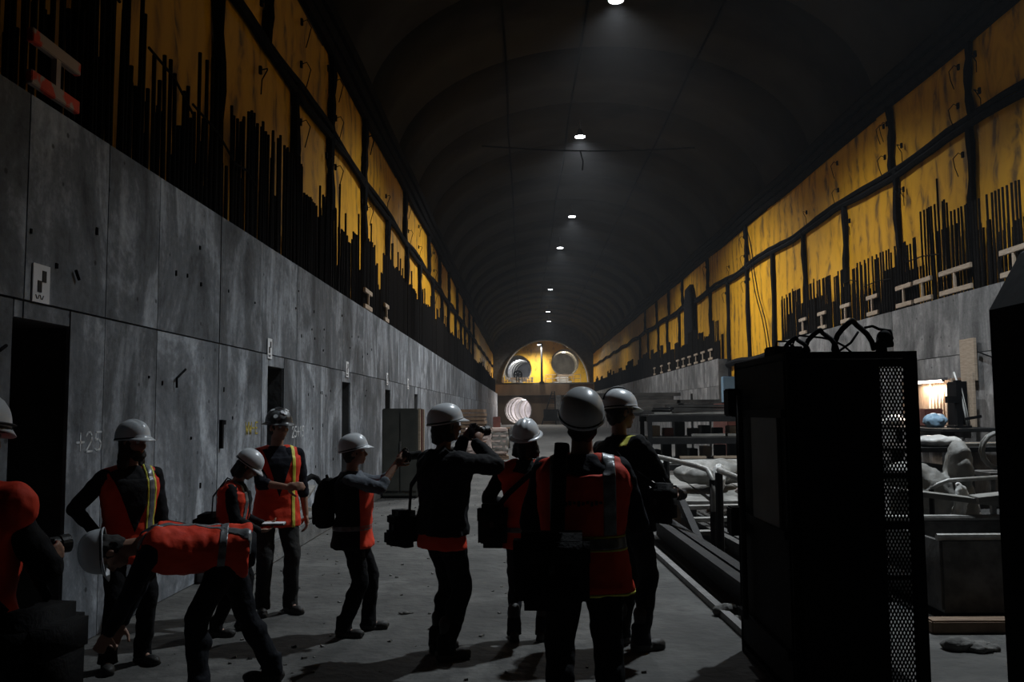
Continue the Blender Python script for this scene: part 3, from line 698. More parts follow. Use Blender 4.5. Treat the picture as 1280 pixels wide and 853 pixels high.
# ------------------------------------------------------------------ middle distance, left side
# dark site cabinet by the curb
bx0, bx1, Yc = -2.90, -2.17, 18.0
cabn = empty('site_cabinet', ((bx0 + bx1) / 2, Yc, 0), 0, 'grey-green metal site cabinet standing by the concrete curb', 'cabinet')
MB().box((0, .5, .93), (.73, 1.0, 1.78)).build('body', 'greypaint', cabn, bevel=.02)
for s in (-1, 1): MB().box((s * .18, -.015, .95), (.34, .03, 1.6)).build('door', 'greypaint', cabn, bevel=.008)
MB().box((.02, -.045, 1.0), (.03, .03, .3)).build('handle', 'steel', cabn)
for s in (-1, 1): MB().box((s * .28, .5, .03), (.08, .9, .06)).build('skid', 'steel_dark', cabn)
for k in range(3): MB().box((.385, .15 + .35 * k, .95), (.04, .10, 1.7)).build('side_rib', 'rust' if k % 2 else 'wood', cabn)
# stack of planks
ps = on_z(592, 566)
for k in range(9):
    o = MB().box((random.uniform(-.03, .03), 0, 0), (.95, 2.4, .13)).build('timber_beam', 'wood_dark', None, bevel=.012, loc=(-2.05, 36, .45 + .155 * k + .075))
    tag(o, 'brown timber beam in the tall stack beyond the wrapped pallet', 'timber', 'timber beams in the tall stack')
for k in range(3): tag(MB().box((0, 0, .22), (.95, .15, .44)).build('bearer', 'wood_dark', None, loc=(-2.05, 35.1 + .9 * k, 0)), 'bearer block under the tall stack of timber beams', 'timber', 'bearers under the timber stack')
# wrapped pallets
def wrapped_pallet(x, y, w, h, label, m):
    t = empty('wrapped_pallet', (x, y, 0), 0.1, label, 'pallet')
    for k in range(5): MB().box((-w / 2 + w * (k + .5) / 5, 0, .13), (w / 6, 1.0, .025)).build('deck_board', 'wood_dark', t)
    for k in range(3): MB().box((0, -.42 + .42 * k, .06), (w, .1, .11)).build('bearer', 'wood_dark', t)
    for k in range(5): MB().box((random.uniform(-.03, .03), 0, .26 + k * .2), (w * .86, .85, .17)).build('sack', 'sack', t, bevel=.05)
    mb = MB(); mb.box((.03, .03, .15 + h * .5), (w * .9, .88, h * .75)); mb.box((.1, 0, h * .85 + .1), (w * .6, .6, .25))
    crumple(mb, 'plastic_wrap', m, t, .045, .16, .14, 1)
wrapped_pallet(-1.62, 30.5, .95, 1.15, 'pallet of sacks under crumpled plastic near the timber stack', 'sack')
wrapped_pallet(-.95, 32.5, .7, 1.0, 'narrow pallet under a draped tarp behind the sack pallet', 'tarp')
# trestle bench farther along
tb = empty('trestle_bench', (-1.2, 42, 0), 0, 'small dark trestle bench beyond the wrapped pallets', 'bench')
MB().box((0, 0, .95), (1.1, .6, .07)).build('top', 'wood_dark', tb)
for s in (-1, 1):
    for u in (-1, 1): MB().bar((s * .48, u * .25, 0), (s * .42, u * .2, .92), .07, .07).build('leg', 'steel_dark', tb)
tag(MB().box((0, 0, .25), (.35, .3, .5)).build('tool_box', 'rust', None, bevel=.02, loc=(-1.3, 42, .985)), 'dark red toolbox standing on the small trestle bench', 'toolbox')
# litter on the curb: hose, boards, crumpled bag
q = on_z(385, 640, .26)
mb = MB(); mb.tube([(XL + .24 + .16 * math.cos(a * .9), 11.4 + a * .22, .62 + .12 * math.sin(a * 1.3) ** 2 + .1) for a in [k * .5 for k in range(15)]], .04, 7)
tag(mb.build('black_hose', 'black', None, smooth=True), 'black hose bent over the boards on the curb', 'hose')
for k, (x, y_, L_, r) in enumerate(((-3.15, 11.2, 1.2, .15), (-3.1, 12.0, 1.4, -.2), (-3.2, 12.8, 1.3, .1))):
    tag(MB().box((0, 0, 0), (.16, L_, .05), Euler((.15 * (-1) ** k, 0.12, r))).build('scrap_board', 'tarp', None, loc=(x, y_, .40 + .07 * k)), 'grey scrap board propped on the concrete curb', 'board', 'scrap boards on the curb')
mb = MB(); mb.sphere((0, 0, .12), (.15, .22, .13)); mb.sphere((.03, .2, .1), (.12, .18, .1))
o = crumple(mb, 'crumpled_bag', 'plastic', None, .025, .06, .08, 0); o.location = (-3.08, 13.9, .27)
tag(o, 'crumpled pale plastic bag on the curb below the black hose', 'bag')

# ------------------------------------------------------------------ right side clutter, middle distance
def ibeam(length, w=.3, h=.32, t=.035):
    mb = MB(); mb.box((0, 0, h / 2), (t, length, h)); mb.box((0, 0, t / 2), (w, length, t)); mb.box((0, 0, h - t / 2), (w, length, t)); return mb
# steel frames: long benches stacked with beams, seen end-on across the floor
rk = random.Random(5)
def rack(cx, cy, w, z, label, levels=2, depth=1.2):
    t = empty('storage_rack', (cx, cy, 0), 0, label, 'rack')
    for s in (-1, 1):
        for u in (-1, 1): MB().box((s * (w / 2 - .06), u * depth / 2, z / 2), (.09, .09, z)).build('upright', 'steel_dark', t)
    for k in range(levels):
        zz = z - .06 - k * (z / levels) * .85
        for u in (-1, 1): MB().box((0, u * depth / 2, zz), (w, .08, .12)).build('beam', 'steel_dark', t)
        MB().box((0, 0, zz + .075), (w * .98, depth, .03)).build('shelf', 'steel_mid', t, bevel=.005)
    return t
rack(4.35, 19.0, 3.6, 1.62, 'long steel rack loaded with boards and pipes', 3)
for k in range(5):
    o = MB().box((0, 0, .03), (.55 + .2 * (k % 2), .1, .05)).build('pale_batten', 'tarp' if k % 2 else 'wood', None, loc=(3.5 + .35 * k, 18.47, (.734, 1.194)[k % 2])); tag(o, 'pale batten lying on a front shelf edge of the loaded rack', 'batten', 'battens on the loaded rack')
rack(5.0, 26.0, 4.6, 1.70, 'dark steel rack behind the loaded boards, by the far concrete', 2)
for k in range(14):
    ln = rk.uniform(2.0, 3.4); zz = 1.62 + .06 + .05 * (k // 4)
    o = MB().box((0, 0, 0), (ln, rk.uniform(.12, .25), .045)).build('loose_board', rk.choice(('steel_mid', 'steel_mid', 'steel_dark', 'steel_mid', 'tarp')), None, loc=(4.3 + rk.uniform(-.15, .15), 18.6 + .28 * (k % 4), zz), )
    o.rotation_euler = (0, 0, rk.uniform(-.03, .03)); tag(o, 'long board lying on top of the loaded steel rack', 'board', 'boards on the loaded rack')
for k in range(24):
    zz = (.725, 1.185)[k % 2]; bh_ = rk.uniform(.16, .34)
    o = MB().box((0, 0, bh_ / 2), (rk.uniform(.17, .24), rk.uniform(.2, .45), bh_)).build('parts_box', rk.choice(('cardboard', 'rust', 'steel_mid', 'steel_dark', 'steel_dark', 'steel_dark', 'steel_mid')), None, bevel=.01, loc=(2.78 + (k // 2) * .275, 18.95 + rk.uniform(-.2, .2), zz + .01))
    tag(o, 'small box of parts on a shelf of the loaded steel rack', 'box', 'boxes in the loaded rack')
for k in range(8):
    o = MB().box((0, 0, .06), (rk.uniform(1.5, 3), .3, .1)).build('stacked_plate', 'steel_mid', None, loc=(3.2 + rk.uniform(-.2, .2), 25.9, 1.722 + .105 * k if k < 5 else 1.722 + .105 * (k - 5))); o.location.x += 0 if k < 5 else 2.4
    tag(o, 'flat steel plate stacked on the dark rack by the far concrete', 'plate', 'plates on the dark rack')
# bundle of tall bars and a bent cable in front of the far concrete
for k in range(5):
    tag(MB().cyl((0, 0, 0), (0, 0, 2.0 + .3 * (k % 2)), .04, .04, 6).build('stub_post', 'steel_dark', None, loc=(5.2 + k * .55, 30 + .3 * (k % 2), 0)), 'thin dark post standing in front of the far concrete run', 'post', 'thin posts before the far concrete')
# blue sheet and rust-red container in the gap
cn = empty('rust_container', (5.3, 21.5, 0), 0, 'rust-red container standing end-on beside the black locker', 'container')
MB().box((0, .8, .98), (.75, 1.6, 1.84)).build('body', 'rust', cn, bevel=.02)
for s in (-1, 1): MB().box((s * .18, -.02, 1.0), (.33, .05, 1.7)).build('door', 'rust', cn)
for s in (-1, 1): MB().box((s * .3, .8, .03), (.1, 1.5, .06)).build('skid', 'steel_dark', cn)
bl = empty('blue_box', (5.2, 22.0, 1.905), 0, 'pale blue panel box standing on the rust-red container', 'panel')
MB().box((0, 0, .34), (.52, .25, .64)).build('sheet', 'blue', bl, bevel=.01)
MB().box((0, 0, .01), (.5, .3, .03)).build('foot', 'steel_dark', bl)

# railing of bent pipe at the edge of the cluttered area
def rail_run(pts, label, group=None, r=.03, posts=()):
    t = empty('pipe_railing', (pts[0][0], pts[0][1], 0), 0, label, 'railing', group); o_ = V((pts[0][0], pts[0][1], 0))
    MB().tube([V(p) - o_ for p in pts], r, 8).build('top_rail', 'pipe', t, smooth=True)
    for p in posts:
        p = V(p) - o_; MB().cyl((p.x, p.y, 0), p, r * 1.25, r * 1.25, 8).build('post', 'steel_dark', t)
        MB().box((p.x, p.y, .015), (.16, .16, .03)).build('base_plate', 'steel_dark', t)
    return t
A = on_y(812, 569, 12.6); B = on_y(872, 583, 10.9); Cc = on_y(885, 588, 10.6); Dd = on_y(891, 600, 10.45); Ee = on_y(892, 640, 10.4)
rail_run([A, (A + B) / 2, B, Cc, Dd, Ee], 'bent pipe railing sloping down beside the crossed steel beams', None, .034, [tuple(Dd), tuple(on_y(833, 576, 12.0))])
A = on_y(899, 588, 10.2); B = on_y(942, 606, 9.2); Cc = on_y(972, 620, 8.7)
rail_run([A, (A + B) / 2, B, Cc], 'short pipe railing running behind the black locker', None, .036, [tuple(A + V((.0, .02, -.03))), tuple(Cc)])
# long dark floor beams along the walkway
def gbeam(a, b, w, h, m, name, label, cat, group=None, z=0.0):
    a, b = V((a.x, a.y, z)), V((b.x, b.y, z)); d = b - a
    o = ibeam(d.length, w, h).build(name, m, None); o.location = (a + b) / 2; o.rotation_euler = (0, 0, math.atan2(-d.x, d.y))
    return tag(o, label, cat, group)
gbeam(on_z(822, 672), on_z(960, 786), .26, .3, 'steel_dark', 'floor_beam', 'dark steel beam lying along the edge of the walkway', 'beam')
a, b = on_z(817, 680), on_z(956, 800)
o = MB().bar((0, 0, .03), V((b.x - a.x, b.y - a.y, .03)), .07, .06).build('guide_rail', 'steel', None, loc=(a.x - .12, a.y, 0)); tag(o, 'thin steel rail on the floor beside the dark walkway beam', 'rail')
a, b = on_z(838, 668), on_z(975, 760)
gbeam(a + V((.35, 0, 0)), b + V((.35, 0, 0)), .22, .24, 'steel_mid', 'floor_beam', 'grey steel beam parallel to the dark walkway beam', 'beam')
# ramp frame of crossed bars behind the railing
fr = empty('crossed_frame', (2.75, 11.15, 0), 0, 'low frame of crossed timbers and steel bars behind the bent railing', 'frame')
for k in range(4): MB().bar((-.55, -.2 + .35 * k, .08 + .12 * k), (.65, -.2 + .35 * k, .10 + .12 * k), .16, .05).build('crossbar', 'tarp', fr)
for s in (-.6, .68): MB().bar((s, -.3, .04), (s, 1.3, .55), .09, .12).build('side_bar', 'steel_dark', fr)
for s in (-.45, .5): MB().box((s, 1.1, .22), (.09, .09, .44)).build('leg', 'steel_dark', fr)
# plank table behind it with tarps and bags
pt = empty('plank_platform', (3.2, 14.2, 0), 0, 'low platform of grey planks heaped with tarps', 'platform')
for k in range(7): MB().box((-1.05 + .35 * k, 0, .5), (.32, 3.0, .05), Euler((.05, 0, .02 * (-1) ** k))).build('plank', 'tarp', pt, bevel=.005)
for s in (-1, 0, 1):
    for u in (-1, 1): MB().box((s, u * 1.2, .23), (.12, .12, .46)).build('leg', 'wood_dark', pt)
def heap(loc, blobs, m, name, label, cat, group=None, voxel=.035, size=.18, amp=.12):
    mb = MB()
    for c_, r_ in blobs: mb.sphere(c_, r_)
    o = crumple(mb, name, m, None, voxel, size, amp, 1); o.location = loc; return tag(o, label, cat, group)
heap((2.75, 13.8, .66), [((0, 0, .1), (.45, .5, .16)), ((.35, .3, .12), (.4, .4, .2))], 'tarp', 'folded_tarp', 'folded grey tarp spread on the low plank platform', 'tarp')
heap((2.82, 13.0, .58), [((0, 0, .15), (.11, .12, .2)), ((.04, .03, .3), (.06, .06, .1))], 'plastic', 'plastic_bag', 'knotted white plastic bag on the plank platform', 'bag', None, .02, .09, .06)
heap((3.55, 13.0, .56), [((0, 0, .25), (.4, .4, .28)), ((.3, .1, .15), (.4, .35, .22)), ((-.2, .1, .4), (.2, .2, .16))], 'tarp', 'bundled_tarp', 'bulky bundled tarp tied up on the plank platform', 'tarp')
heap((3.35, 12.2, .56), [((0, 0, .07), (.5, .3, .1))], 'sack', 'flat_sack', 'flat pale sack on the front edge of the plank platform', 'sack')
# sloping concrete block behind the locker's edge
o = MB().box((0, 0, .2), (.75, 1.7, .4)).build('concrete_block', 'curb', None, bevel=.02, loc=(2.98, 9.1, 0)); tag(o, 'low concrete block beside the black locker', 'block')
for k, (x, y_, dx, dy, dz, zz) in enumerate(((2.1, 16.75, 2.3, -.15, .0, .766), (2.0, 16.95, 2.5, .1, .0, .766), (2.3, 17.15, 2.2, .12, .0, .766), (2.0, 16.6, 2.1, -.1, .0, .766))):
    a = V((x, y_, zz)); b = a + V((dx, dy, dz)); mb = MB(); mb.tube([(0, 0, 0), b - a], .025, 6); o = mb.build('loose_pipe', 'pipe', None, loc=a)
    tag(o, 'loose pipe lying across the racks behind the platform', 'pipe', 'loose pipes across the racks')
tr = empty('trestle', (3.2, 16.95, 0), 0, 'dark trestle frame under the loose pipes', 'trestle')
for s in (-1.1, 1.1):
    for u in (-.5, .5): MB().bar((s, u * 1.4, 0), (s, u, .62), .07, .07).build('leg', 'steel_dark', tr)
    MB().box((s, 0, .6), (.09, 1.5, .09)).build('crosshead', 'steel_dark', tr)
MB().box((0, 0, .69), (2.6, 1.2, .1)).build('top', 'steel_dark', tr)

# ------------------------------------------------------------------ black locker with mesh door
lk = empty('black_locker', (1.96, 5.93, 0), 0.0, 'tall black steel locker with a perforated mesh door and hoses on top', 'locker')
LW, LD, LH = .78, 1.3, 2.09
x0, x1, y0, y1 = -LW / 2, LW / 2, -LD / 2, LD / 2
MB().box((0, 0, LH - .02), (LW, LD, .04)).build('top_panel', 'blackpaint', lk, bevel=.008)
MB().box((0, 0, .05), (LW, LD, .1)).build('base', 'blackpaint', lk, bevel=.008)
MB().box((x0 + .02, 0, LH / 2), (.04, LD - .02, LH - .1)).build('side_panel', 'blackpaint', lk)
MB().box((-.12, y0 + .02, LH / 2), (.52, .04, LH - .1)).build('front_panel', 'blackpaint', lk)
MB().box((0, y1 - .02, LH * .5), (LW - .02, .04, LH - .1)).build('back_panel', 'blackpaint', lk)
for zz in (.75, 1.35): MB().box((0.0, 0, zz), (LW - .1, LD - .1, .03)).build('shelf', 'blackpaint', lk)
for (xx, yy_) in ((x0 + .03, y0 + .03), (x0 + .03, y1 - .03), (x1 - .03, y0 + .03), (x1 - .03, y1 - .03)): MB().box((xx, yy_, LH / 2), (.06, .06, LH)).build('corner_post', 'blackpaint', lk)
# raised sign plate and frame on its side
MB().box((x0 - .012, -.18, 1.35), (.02, .62, .72)).build('notice_plate', 'greypaint', lk, bevel=.004)
for zz in (1.0, 1.72, .3): MB().box((x0 - .018, 0, zz), (.03, LD * .95, .05)).build('side_rail', 'blackpaint', lk)
for zz in (.95, 1.8): MB().box((x0 - .05, y1 - .12, zz), (.09, .16, .2)).build('hinge', 'blackpaint', lk, bevel=.01)
MB().cyl((x0 - .045, y1 - .32, .3), (x0 - .045, y1 - .32, 1.85), .022, .022, 8).build('latch_bar', 'steel_dark', lk, smooth=True)
# perforated mesh door strip: diamond lattice of real bars
def mesh_door(parent, xa, xb, za, zb, y_):
    mb = MB(); n = 9; st_ = (xb - xa) / n; nz = int((zb - za) / (st_ * 2.0))
    for i in range(n):
        for k in range(nz):
            cx_, cz = xa + st_ * (i + .5), za + st_ * 2.0 * (k + .5)
            for sx in (-1, 1):
                mb.bar((cx_ - sx * st_ / 2, y_, cz - st_), (cx_ + sx * st_ / 2, y_, cz + st_), .007, .006, up=(0, 1, 0))
    o = mb.build('mesh_infill', 'blackpaint', parent); o['kind'] = 'stuff'
    for xx in (xa - .015, xb + .015): MB().box((xx, y_, (za + zb) / 2), (.04, .035, zb - za + .04)).build('door_stile', 'blackpaint', parent)
    for zz in (za, (za + zb) / 2, zb): MB().box(((xa + xb) / 2, y_, zz), (xb - xa, .035, .045)).build('door_rail', 'blackpaint', parent)
mesh_door(lk, .16, .35, .1, 2.02, y0 + .02)
# hoses arching over the top
hs = empty('hydraulic_hoses', (1.96, 5.6, LH + .002), 0, 'thick black hoses arching over the top of the locker', 'hose')
def arch(x_a, x_b, h, y_, r, n=12, sag=0.0):
    return [(x_a + (x_b - x_a) * k / n, y_ + .04 * math.sin(k), max(r, h * math.sin(PI * k / n) ** .8 - sag)) for k in range(n + 1)]
MB().tube(arch(-.33, -.19, .10, -.1, .014), .014, 8).build('hose', 'black', hs, smooth=True)
MB().tube(arch(-.21, -.02, .145, -.12, .015), .015, 8).build('hose', 'black', hs, smooth=True)
MB().tube(arch(-.04, .20, .20, -.14, .017), .017, 8).build('hose', 'black', hs, smooth=True)
MB().tube([(-.24, 0, .09), (-.2, .02, .125), (-.05, .03, .11), (.02, .02, .09), (.08, 0, .05), (.12, 0, .012)], .007, 6).build('thin_hose', 'black', hs, smooth=True)
MB().tube([(-.24, 0, .09), (-.25, 0, .06), (-.2, 0, .012)], .007, 6).build('thin_hose', 'black', hs, smooth=True)
MB().tube([(.02, -.05, .015), (.1, -.05, .07), (.15, -.05, .14)], .008, 6).build('thin_hose', 'black', hs, smooth=True)
MB().tube([(.17, -.1, .16), (.22, -.1, .17), (.26, -.1, .15), (.33, -.1, .14), (.34, -.1, .09), (.31, -.1, .06)], .009, 6).build('thin_hose', 'black', hs, smooth=True)
mb = MB(); mb.cyl((.27, -.1, 0), (.27, -.1, .10), .035, .028, 10); mb.sphere((.29, -.1, .10), .045); mb.cyl((.22, -.1, .045), (.34, -.1, .06), .022, .022, 8); mb.build('valve', 'black', hs, smooth=True)
ca = empty('toolbox_case', (1.86, 6.3, LH + .002), .2, 'small dark case on top of the locker behind the hoses', 'case')
MB().box((0, 0, .05), (.22, .18, .1)).build('case_body', 'blackpaint', ca, bevel=.01)
MB().tube([(-.06, 0, .1), (-.05, 0, .14), (.05, 0, .14), (.06, 0, .1)], .008, 6).build('handle', 'blackpaint', ca)

# dark machine cabinet at the edge of the frame
ec = empty('machine_cabinet', (0, 0, 0), 0, 'tall dark machine cabinet with a sloping hood right of the mesh locker', 'cabinet')
mb = MB(); bm = mb.bm
Ym = 3.6; Yf = 4.5
X_a = on_y(1240, 460, Yf).x; za = on_y(1234, 388, Yf).z; zb = on_y(1280, 322, Yf).z
pr = [(X_a, 0.0), (X_a, za), (X_a + .17, zb + .02), (X_a + .6, zb + .3), (X_a + 1.1, zb + .3), (X_a + 1.1, 0)]
f1 = [bm.verts.new((x, Ym, z)) for x, z in pr]; f2 = [bm.verts.new((x, Ym + .9, z)) for x, z in pr]
bm.faces.new(f1); bm.faces.new(f2[::-1])
for k in range(6): bm.faces.new((f1[k], f1[(k + 1) % 6], f2[(k + 1) % 6], f2[k]))
mb.build('shell', 'blackpaint', ec, bevel=.015)
MB().box((X_a + .55, Ym - .012, 1.0), (.8, .03, 1.5)).build('door', 'blackpaint', ec, bevel=.01)
MB().box((X_a + .22, Ym - .045, 1.1), (.03, .04, .22)).build('handle', 'steel_dark', ec)
for zz in (.5, 1.5): MB().cyl((X_a + .95, Ym - .03, zz - .06), (X_a + .95, Ym - .03, zz + .06), .02, .02, 8).build('hinge', 'steel_dark', ec)
MB().tube([(X_a - .015, Ym + .02, za - .03), (X_a + .16, Ym + .02, zb)], .025, 6).build('hood_lip', 'blackpaint', ec)

# ------------------------------------------------------------------ between locker and machine: bin, tarps, rails
sk = empty('steel_bin', (4.1, 8.1, 0), 0, 'grey open steel bin with a tubular frame behind the black locker', 'bin')
bw, bd, bh = 1.3, 1.3, .62
MB().box((0, -bd / 2, bh / 2 + .06), (bw, .04, bh - .06)).build('front_plate', 'steel', sk)
MB().box((0, bd / 2, bh / 2 + .06), (bw, .04, bh - .06)).build('back_plate', 'steel', sk)
for s in (-1, 1): MB().box((s * bw / 2, 0, bh / 2 + .06), (.04, bd, bh - .06)).build('side_plate', 'steel', sk)
MB().box((0, 0, .09), (bw, bd, .05)).build('floor_plate', 'steel', sk)
for s in (-1, 1): MB().cyl((-bw / 2 - .04, s * bd / 2, bh + .06), (bw / 2 + .04, s * bd / 2, bh + .06), .03, .03, 8).build('rim', 'pipe', sk)
for s in (-1, 1): MB().cyl((-bw / 2, s * bd / 2, .03), (bw / 2, s * bd / 2, .03), .03, .03, 8).build('skid', 'steel_dark', sk)
MB().bar((.45, -bd / 2 - .03, .6), (.05, -bd / 2 - .03, .05), .03, .03).build('brace', 'steel_dark', sk)
o = MB().box((0, 0, .05), (1.6, .16, .1)).build('timber_sleeper', 'wood_dark', None, bevel=.012, loc=(3.95, 7.1, 0)); tag(o, 'weathered timber sleeper on the floor before the steel bin', 'timber')
# rails and tarps behind the bin
A = on_y(1164, 612, 9.3); B = on_y(1200, 600, 9.3); Cc = on_y(1262, 596, 9.3)
rail_run([A, on_y(1172, 606, 9.3), on_y(1185, 601, 9.3), B, Cc], 'thin curved pipe railing above the steel bin', None, .022, [tuple(A), tuple(Cc)])
wt = empty('work_table', (6.1, 12.4, 0), 0, 'dark work table heaped with tarps and timber offcuts', 'table')
MB().box((0, 0, 1.2), (2.6, 1.5, .06)).build('top', 'steel_dark', wt, bevel=.01)
for s in (-1, 1):
    for u in (-1, 1): MB().box((s * 1.2, u * .65, .585), (.09, .09, 1.17)).build('leg', 'steel_dark', wt)
MB().box((0, -.72, .55), (2.4, .05, .09)).build('stretcher', 'steel', wt)
heap((5.55, 11.95, 1.25), [((0, 0, .05), (.32, .2, .08))], 'plastic', 'white_sheet', 'folded white sheet on the dark work table', 'sheet', None, .025, .1, .05)
heap((4.72, 9.75, .0), [((0, 0, .5), (.22, .25, .52)), ((.02, 0, 1.1), (.13, .2, .30)), ((-.38, .05, .75), (.35, .25, .38)), ((-.5, .05, 1.0), (.3, .2, .16))], 'tarp', 'draped_tarp', 'grey tarp draped over a tall bundle behind the steel bin', 'tarp', None, .035, .1, .07)
for k, (px, py, ln, m_) in enumerate(((1212, 574, .9, 'tarp'), (1240, 575, 1.0, 'wood'), (1225, 560, 1.3, 'steel'))):
    q = on_y(px, py, 11.8); o = MB().box((0, 0, .02), (ln, .12, .04), Euler((0, 0, .1 * k))).build('timber_offcut', m_, None, loc=(q.x, 11.95 + .2 * k, 1.232)); tag(o, 'offcut lying on the dark work table', 'offcut', 'offcuts on the work table')
ts = MB(); ts.tube([(.2 * math.cos(a), .05 * a / 6, .2 * math.sin(a) + .22) for a in [k * .45 for k in range(28)]], .022, 7)
o = ts.build('coiled_cable', 'tarp', None, smooth=True, loc=(5.30, 9.9, .0)); o.location.z = 1.05; tag(o, 'thick grey cable coil on the stand behind the bin', 'cable')
sd = empty('cable_stand', (5.30, 9.95, 0), 0, 'square stand of crossed bars carrying the cable coil', 'stand')
MB().box((0, 0, 1.02), (.5, .5, .04)).build('top', 'steel', sd)
for s in (-1, 1):
    for u in (-1, 1): MB().box((s * .22, u * .22, .5), (.05, .05, 1.0)).build('leg', 'steel', sd)
MB().bar((-.22, -.24, .3), (.22, -.24, .8), .05, .03).build('brace', 'wood', sd); MB().bar((.22, -.24, .35), (-.22, -.24, .75), .05, .03).build('brace', 'steel', sd)
# torn plastic bag hanging from the curved rail
mb = MB(); P0 = on_y(1199, 606, 9.2)
mb.loft([(V((dx, 0, -t_)), V((math.cos(.5), math.sin(.5), 0)), V((-math.sin(.5), math.cos(.5), 0)), w_, .022) for t_, w_, dx in ((-.02, .03, -.02), (.02, .06, .0), (.12, .12, .03), (.25, .13, -.01), (.38, .11, -.05), (.46, .08, -.04), (.52, .02, -.02))], 16)
o = crumple(mb, 'torn_bag', 'plastic', None, .014, .07, .045, 0); o.location = P0; tag(o, 'torn translucent bag hanging from the curved pipe railing', 'bag')
for k, (x, y_) in enumerate(((4.6, 8.9), (5.3, 8.7))):
    o = MB().box((0, 0, 0), (1.4, .28, .05), Euler((0, .12 * (-1) ** k, -.15))).build('scrap_plank', 'tarp', None, loc=(x - .2, y_, .84 + .1 * k)); tag(o, 'grey plank laid across the rim of the steel bin', 'plank', 'planks across the bin')

# ------------------------------------------------------------------ workbench with fluorescent lamp by the pale wall
wbn = empty('wall_bench', (7.75, 17.2, 0), 0, 'dark wall bench cluttered with tools under a lit tube', 'bench')
MB().box((0, 0, 1.36), (1.2, 4.0, .06)).build('top', 'steel_dark', wbn, bevel=.01)
for s in (-1, 1):
    for u in (-1, 0, 1): MB().box((s * .5, u * 1.85, .665), (.09, .09, 1.33)).build('leg', 'steel_dark', wbn)
MB().box((0, 0, .6), (1.1, 3.8, .05)).build('lower_shelf', 'steel_dark', wbn)
bb = empty('tool_board', (8.40, 17.95, 1.4), 0, 'brown tool board hung with ropes above the wall bench', 'board')
MB().box((.02, .4, .45), (.06, 2.6, .95)).build('board', 'wood_dark', bb)
for k in range(3): MB().box((-.02, -.6 + k * .9, .45), (.03, .07, .95)).build('batten', 'wood', bb)
fl = empty('fluorescent_lamp', (8.28, 18.1, 2.28), 0, 'lit fluorescent tube lamp fixed above the wall bench', 'lamp')
MB().box((.03, 0, .04), (.08, 1.3, .05)).build('housing', 'lamp_body', fl)
MB().cyl((0, -.58, 0), (0, .58, 0), .024, .024, 12).build('tube', 'tube_lit', fl)
for s in (-1, 1): MB().box((0, s * .6, .01), (.05, .03, .06)).build('end_cap', 'lamp_body', fl)
ld = bpy.data.lights.new('tube_light', 'AREA'); ld.shape = 'RECTANGLE'; ld.size = .05; ld.size_y = 1.1; ld.energy = 34; ld.color = (1, .84, .68)
lo = bpy.data.objects.new('tube_light', ld); C.objects.link(lo); lo.parent = fl; lo.location = (-.03, 0, -.03); lo.rotation_euler = (0, math.radians(12), 0)
for k in range(7):
    y_ = 17.35 + .14 * k; ln = .5 + .25 * random.random(); mb = MB()
    mb.tube([(0, 0, 0), (-.02, .03, -ln * .5), (0, .05, -ln), (.01, .09, -ln * .95), (0, .08, -ln * .4), (0, .04, 0)], .016, 6)
    tag(mb.build('hanging_rope', 'rope', None, smooth=True, loc=(8.355, y_, 2.14)), 'loop of pale rope hanging from the brown tool board', 'rope', 'ropes on the tool board')
o = MB().box((0, 0, .4), (.05, .55, .8)).build('plywood_offcut', 'wood', None, bevel=.005, loc=(8.42, 16.75, 2.25)); tag(o, 'bare plywood piece fixed on the concrete above the bench', 'plywood')
o = MB().box((0, 0, .42), (.25, .4, .84)).build('dark_box', 'blackpaint', None, bevel=.02, loc=(8.2, 16.75, 1.395)); tag(o, 'tall black box on the bench below the plywood', 'box')
for k in range(2): tag(MB().box((0, 0, .5), (.04, .1, 1.0)).build('batten', 'wood', None, loc=(8.25, 16.42 - .12 * k, 1.395)), 'upright wooden batten beside the tall black box', 'batten', 'battens by the black box')
cp = empty('clamp_post', (7.7, 15.75, 1.395), 0, 'black clamp post standing on the bench end', 'clamp')
MB().box((0, 0, .42), (.1, .1, .84)).build('post', 'blackpaint', cp); MB().box((0, 0, .02), (.3, .3, .04)).build('base', 'blackpaint', cp)
MB().box((-.1, 0, .5), (.2, .12, .12)).build('jaw', 'blackpaint', cp); MB().bar((.1, .0, .15), (.35, -.1, .2), .05, .05).build('arm', 'blackpaint', cp)
for k in range(4):
    mb = MB(); mb.tube([(0, 0, .75 + .06 * k), (-.06, -.1, .85 + .05 * k), (-.05, -.25, .7), (0, -.3, .3), (.02, -.33, 0.02)], .016, 6)
    tag(mb.build('bench_hose', 'plastic' if k % 2 else 'black', None, smooth=True, loc=(8.05 - .04 * k, 16.45 - .05 * k, 1.395)), 'hose looping down onto the bench beside the clamp post', 'hose', 'hoses on the wall bench')
heap((7.55, 18.1, 1.39), [((0, 0, .11), (.16, .3, .13)), ((-.05, .3, .06), (.1, .25, .07))], 'plastic', 'white_bundle', 'white cloth bundle lying on the wall bench', 'bundle', None, .025, .1, .05)
heap((7.6, 16.45, 1.39), [((0, 0, .12), (.18, .28, .14))], 'blue', 'blue_bag', 'pale blue plastic bag on the wall bench', 'bag', None, .025, .09, .07)
o = MB().box((0, 0, .17), (.35, .5, .34)).build('red_case', 'rust', None, bevel=.02, loc=(7.85, 17.25, 1.395)); tag(o, 'dark red case on the wall bench under the ropes', 'case')
o = MB().tube([(0, 0, 0), (0, -.6, -.16), (0, -1.4, -.28), (0, -2.2, -.22)], .014, 5).build('wall_cable', 'black', None, loc=(8.46, 16.45, 2.78)); tag(o, 'thin cable sagging on the pale concrete above the bench', 'cable')

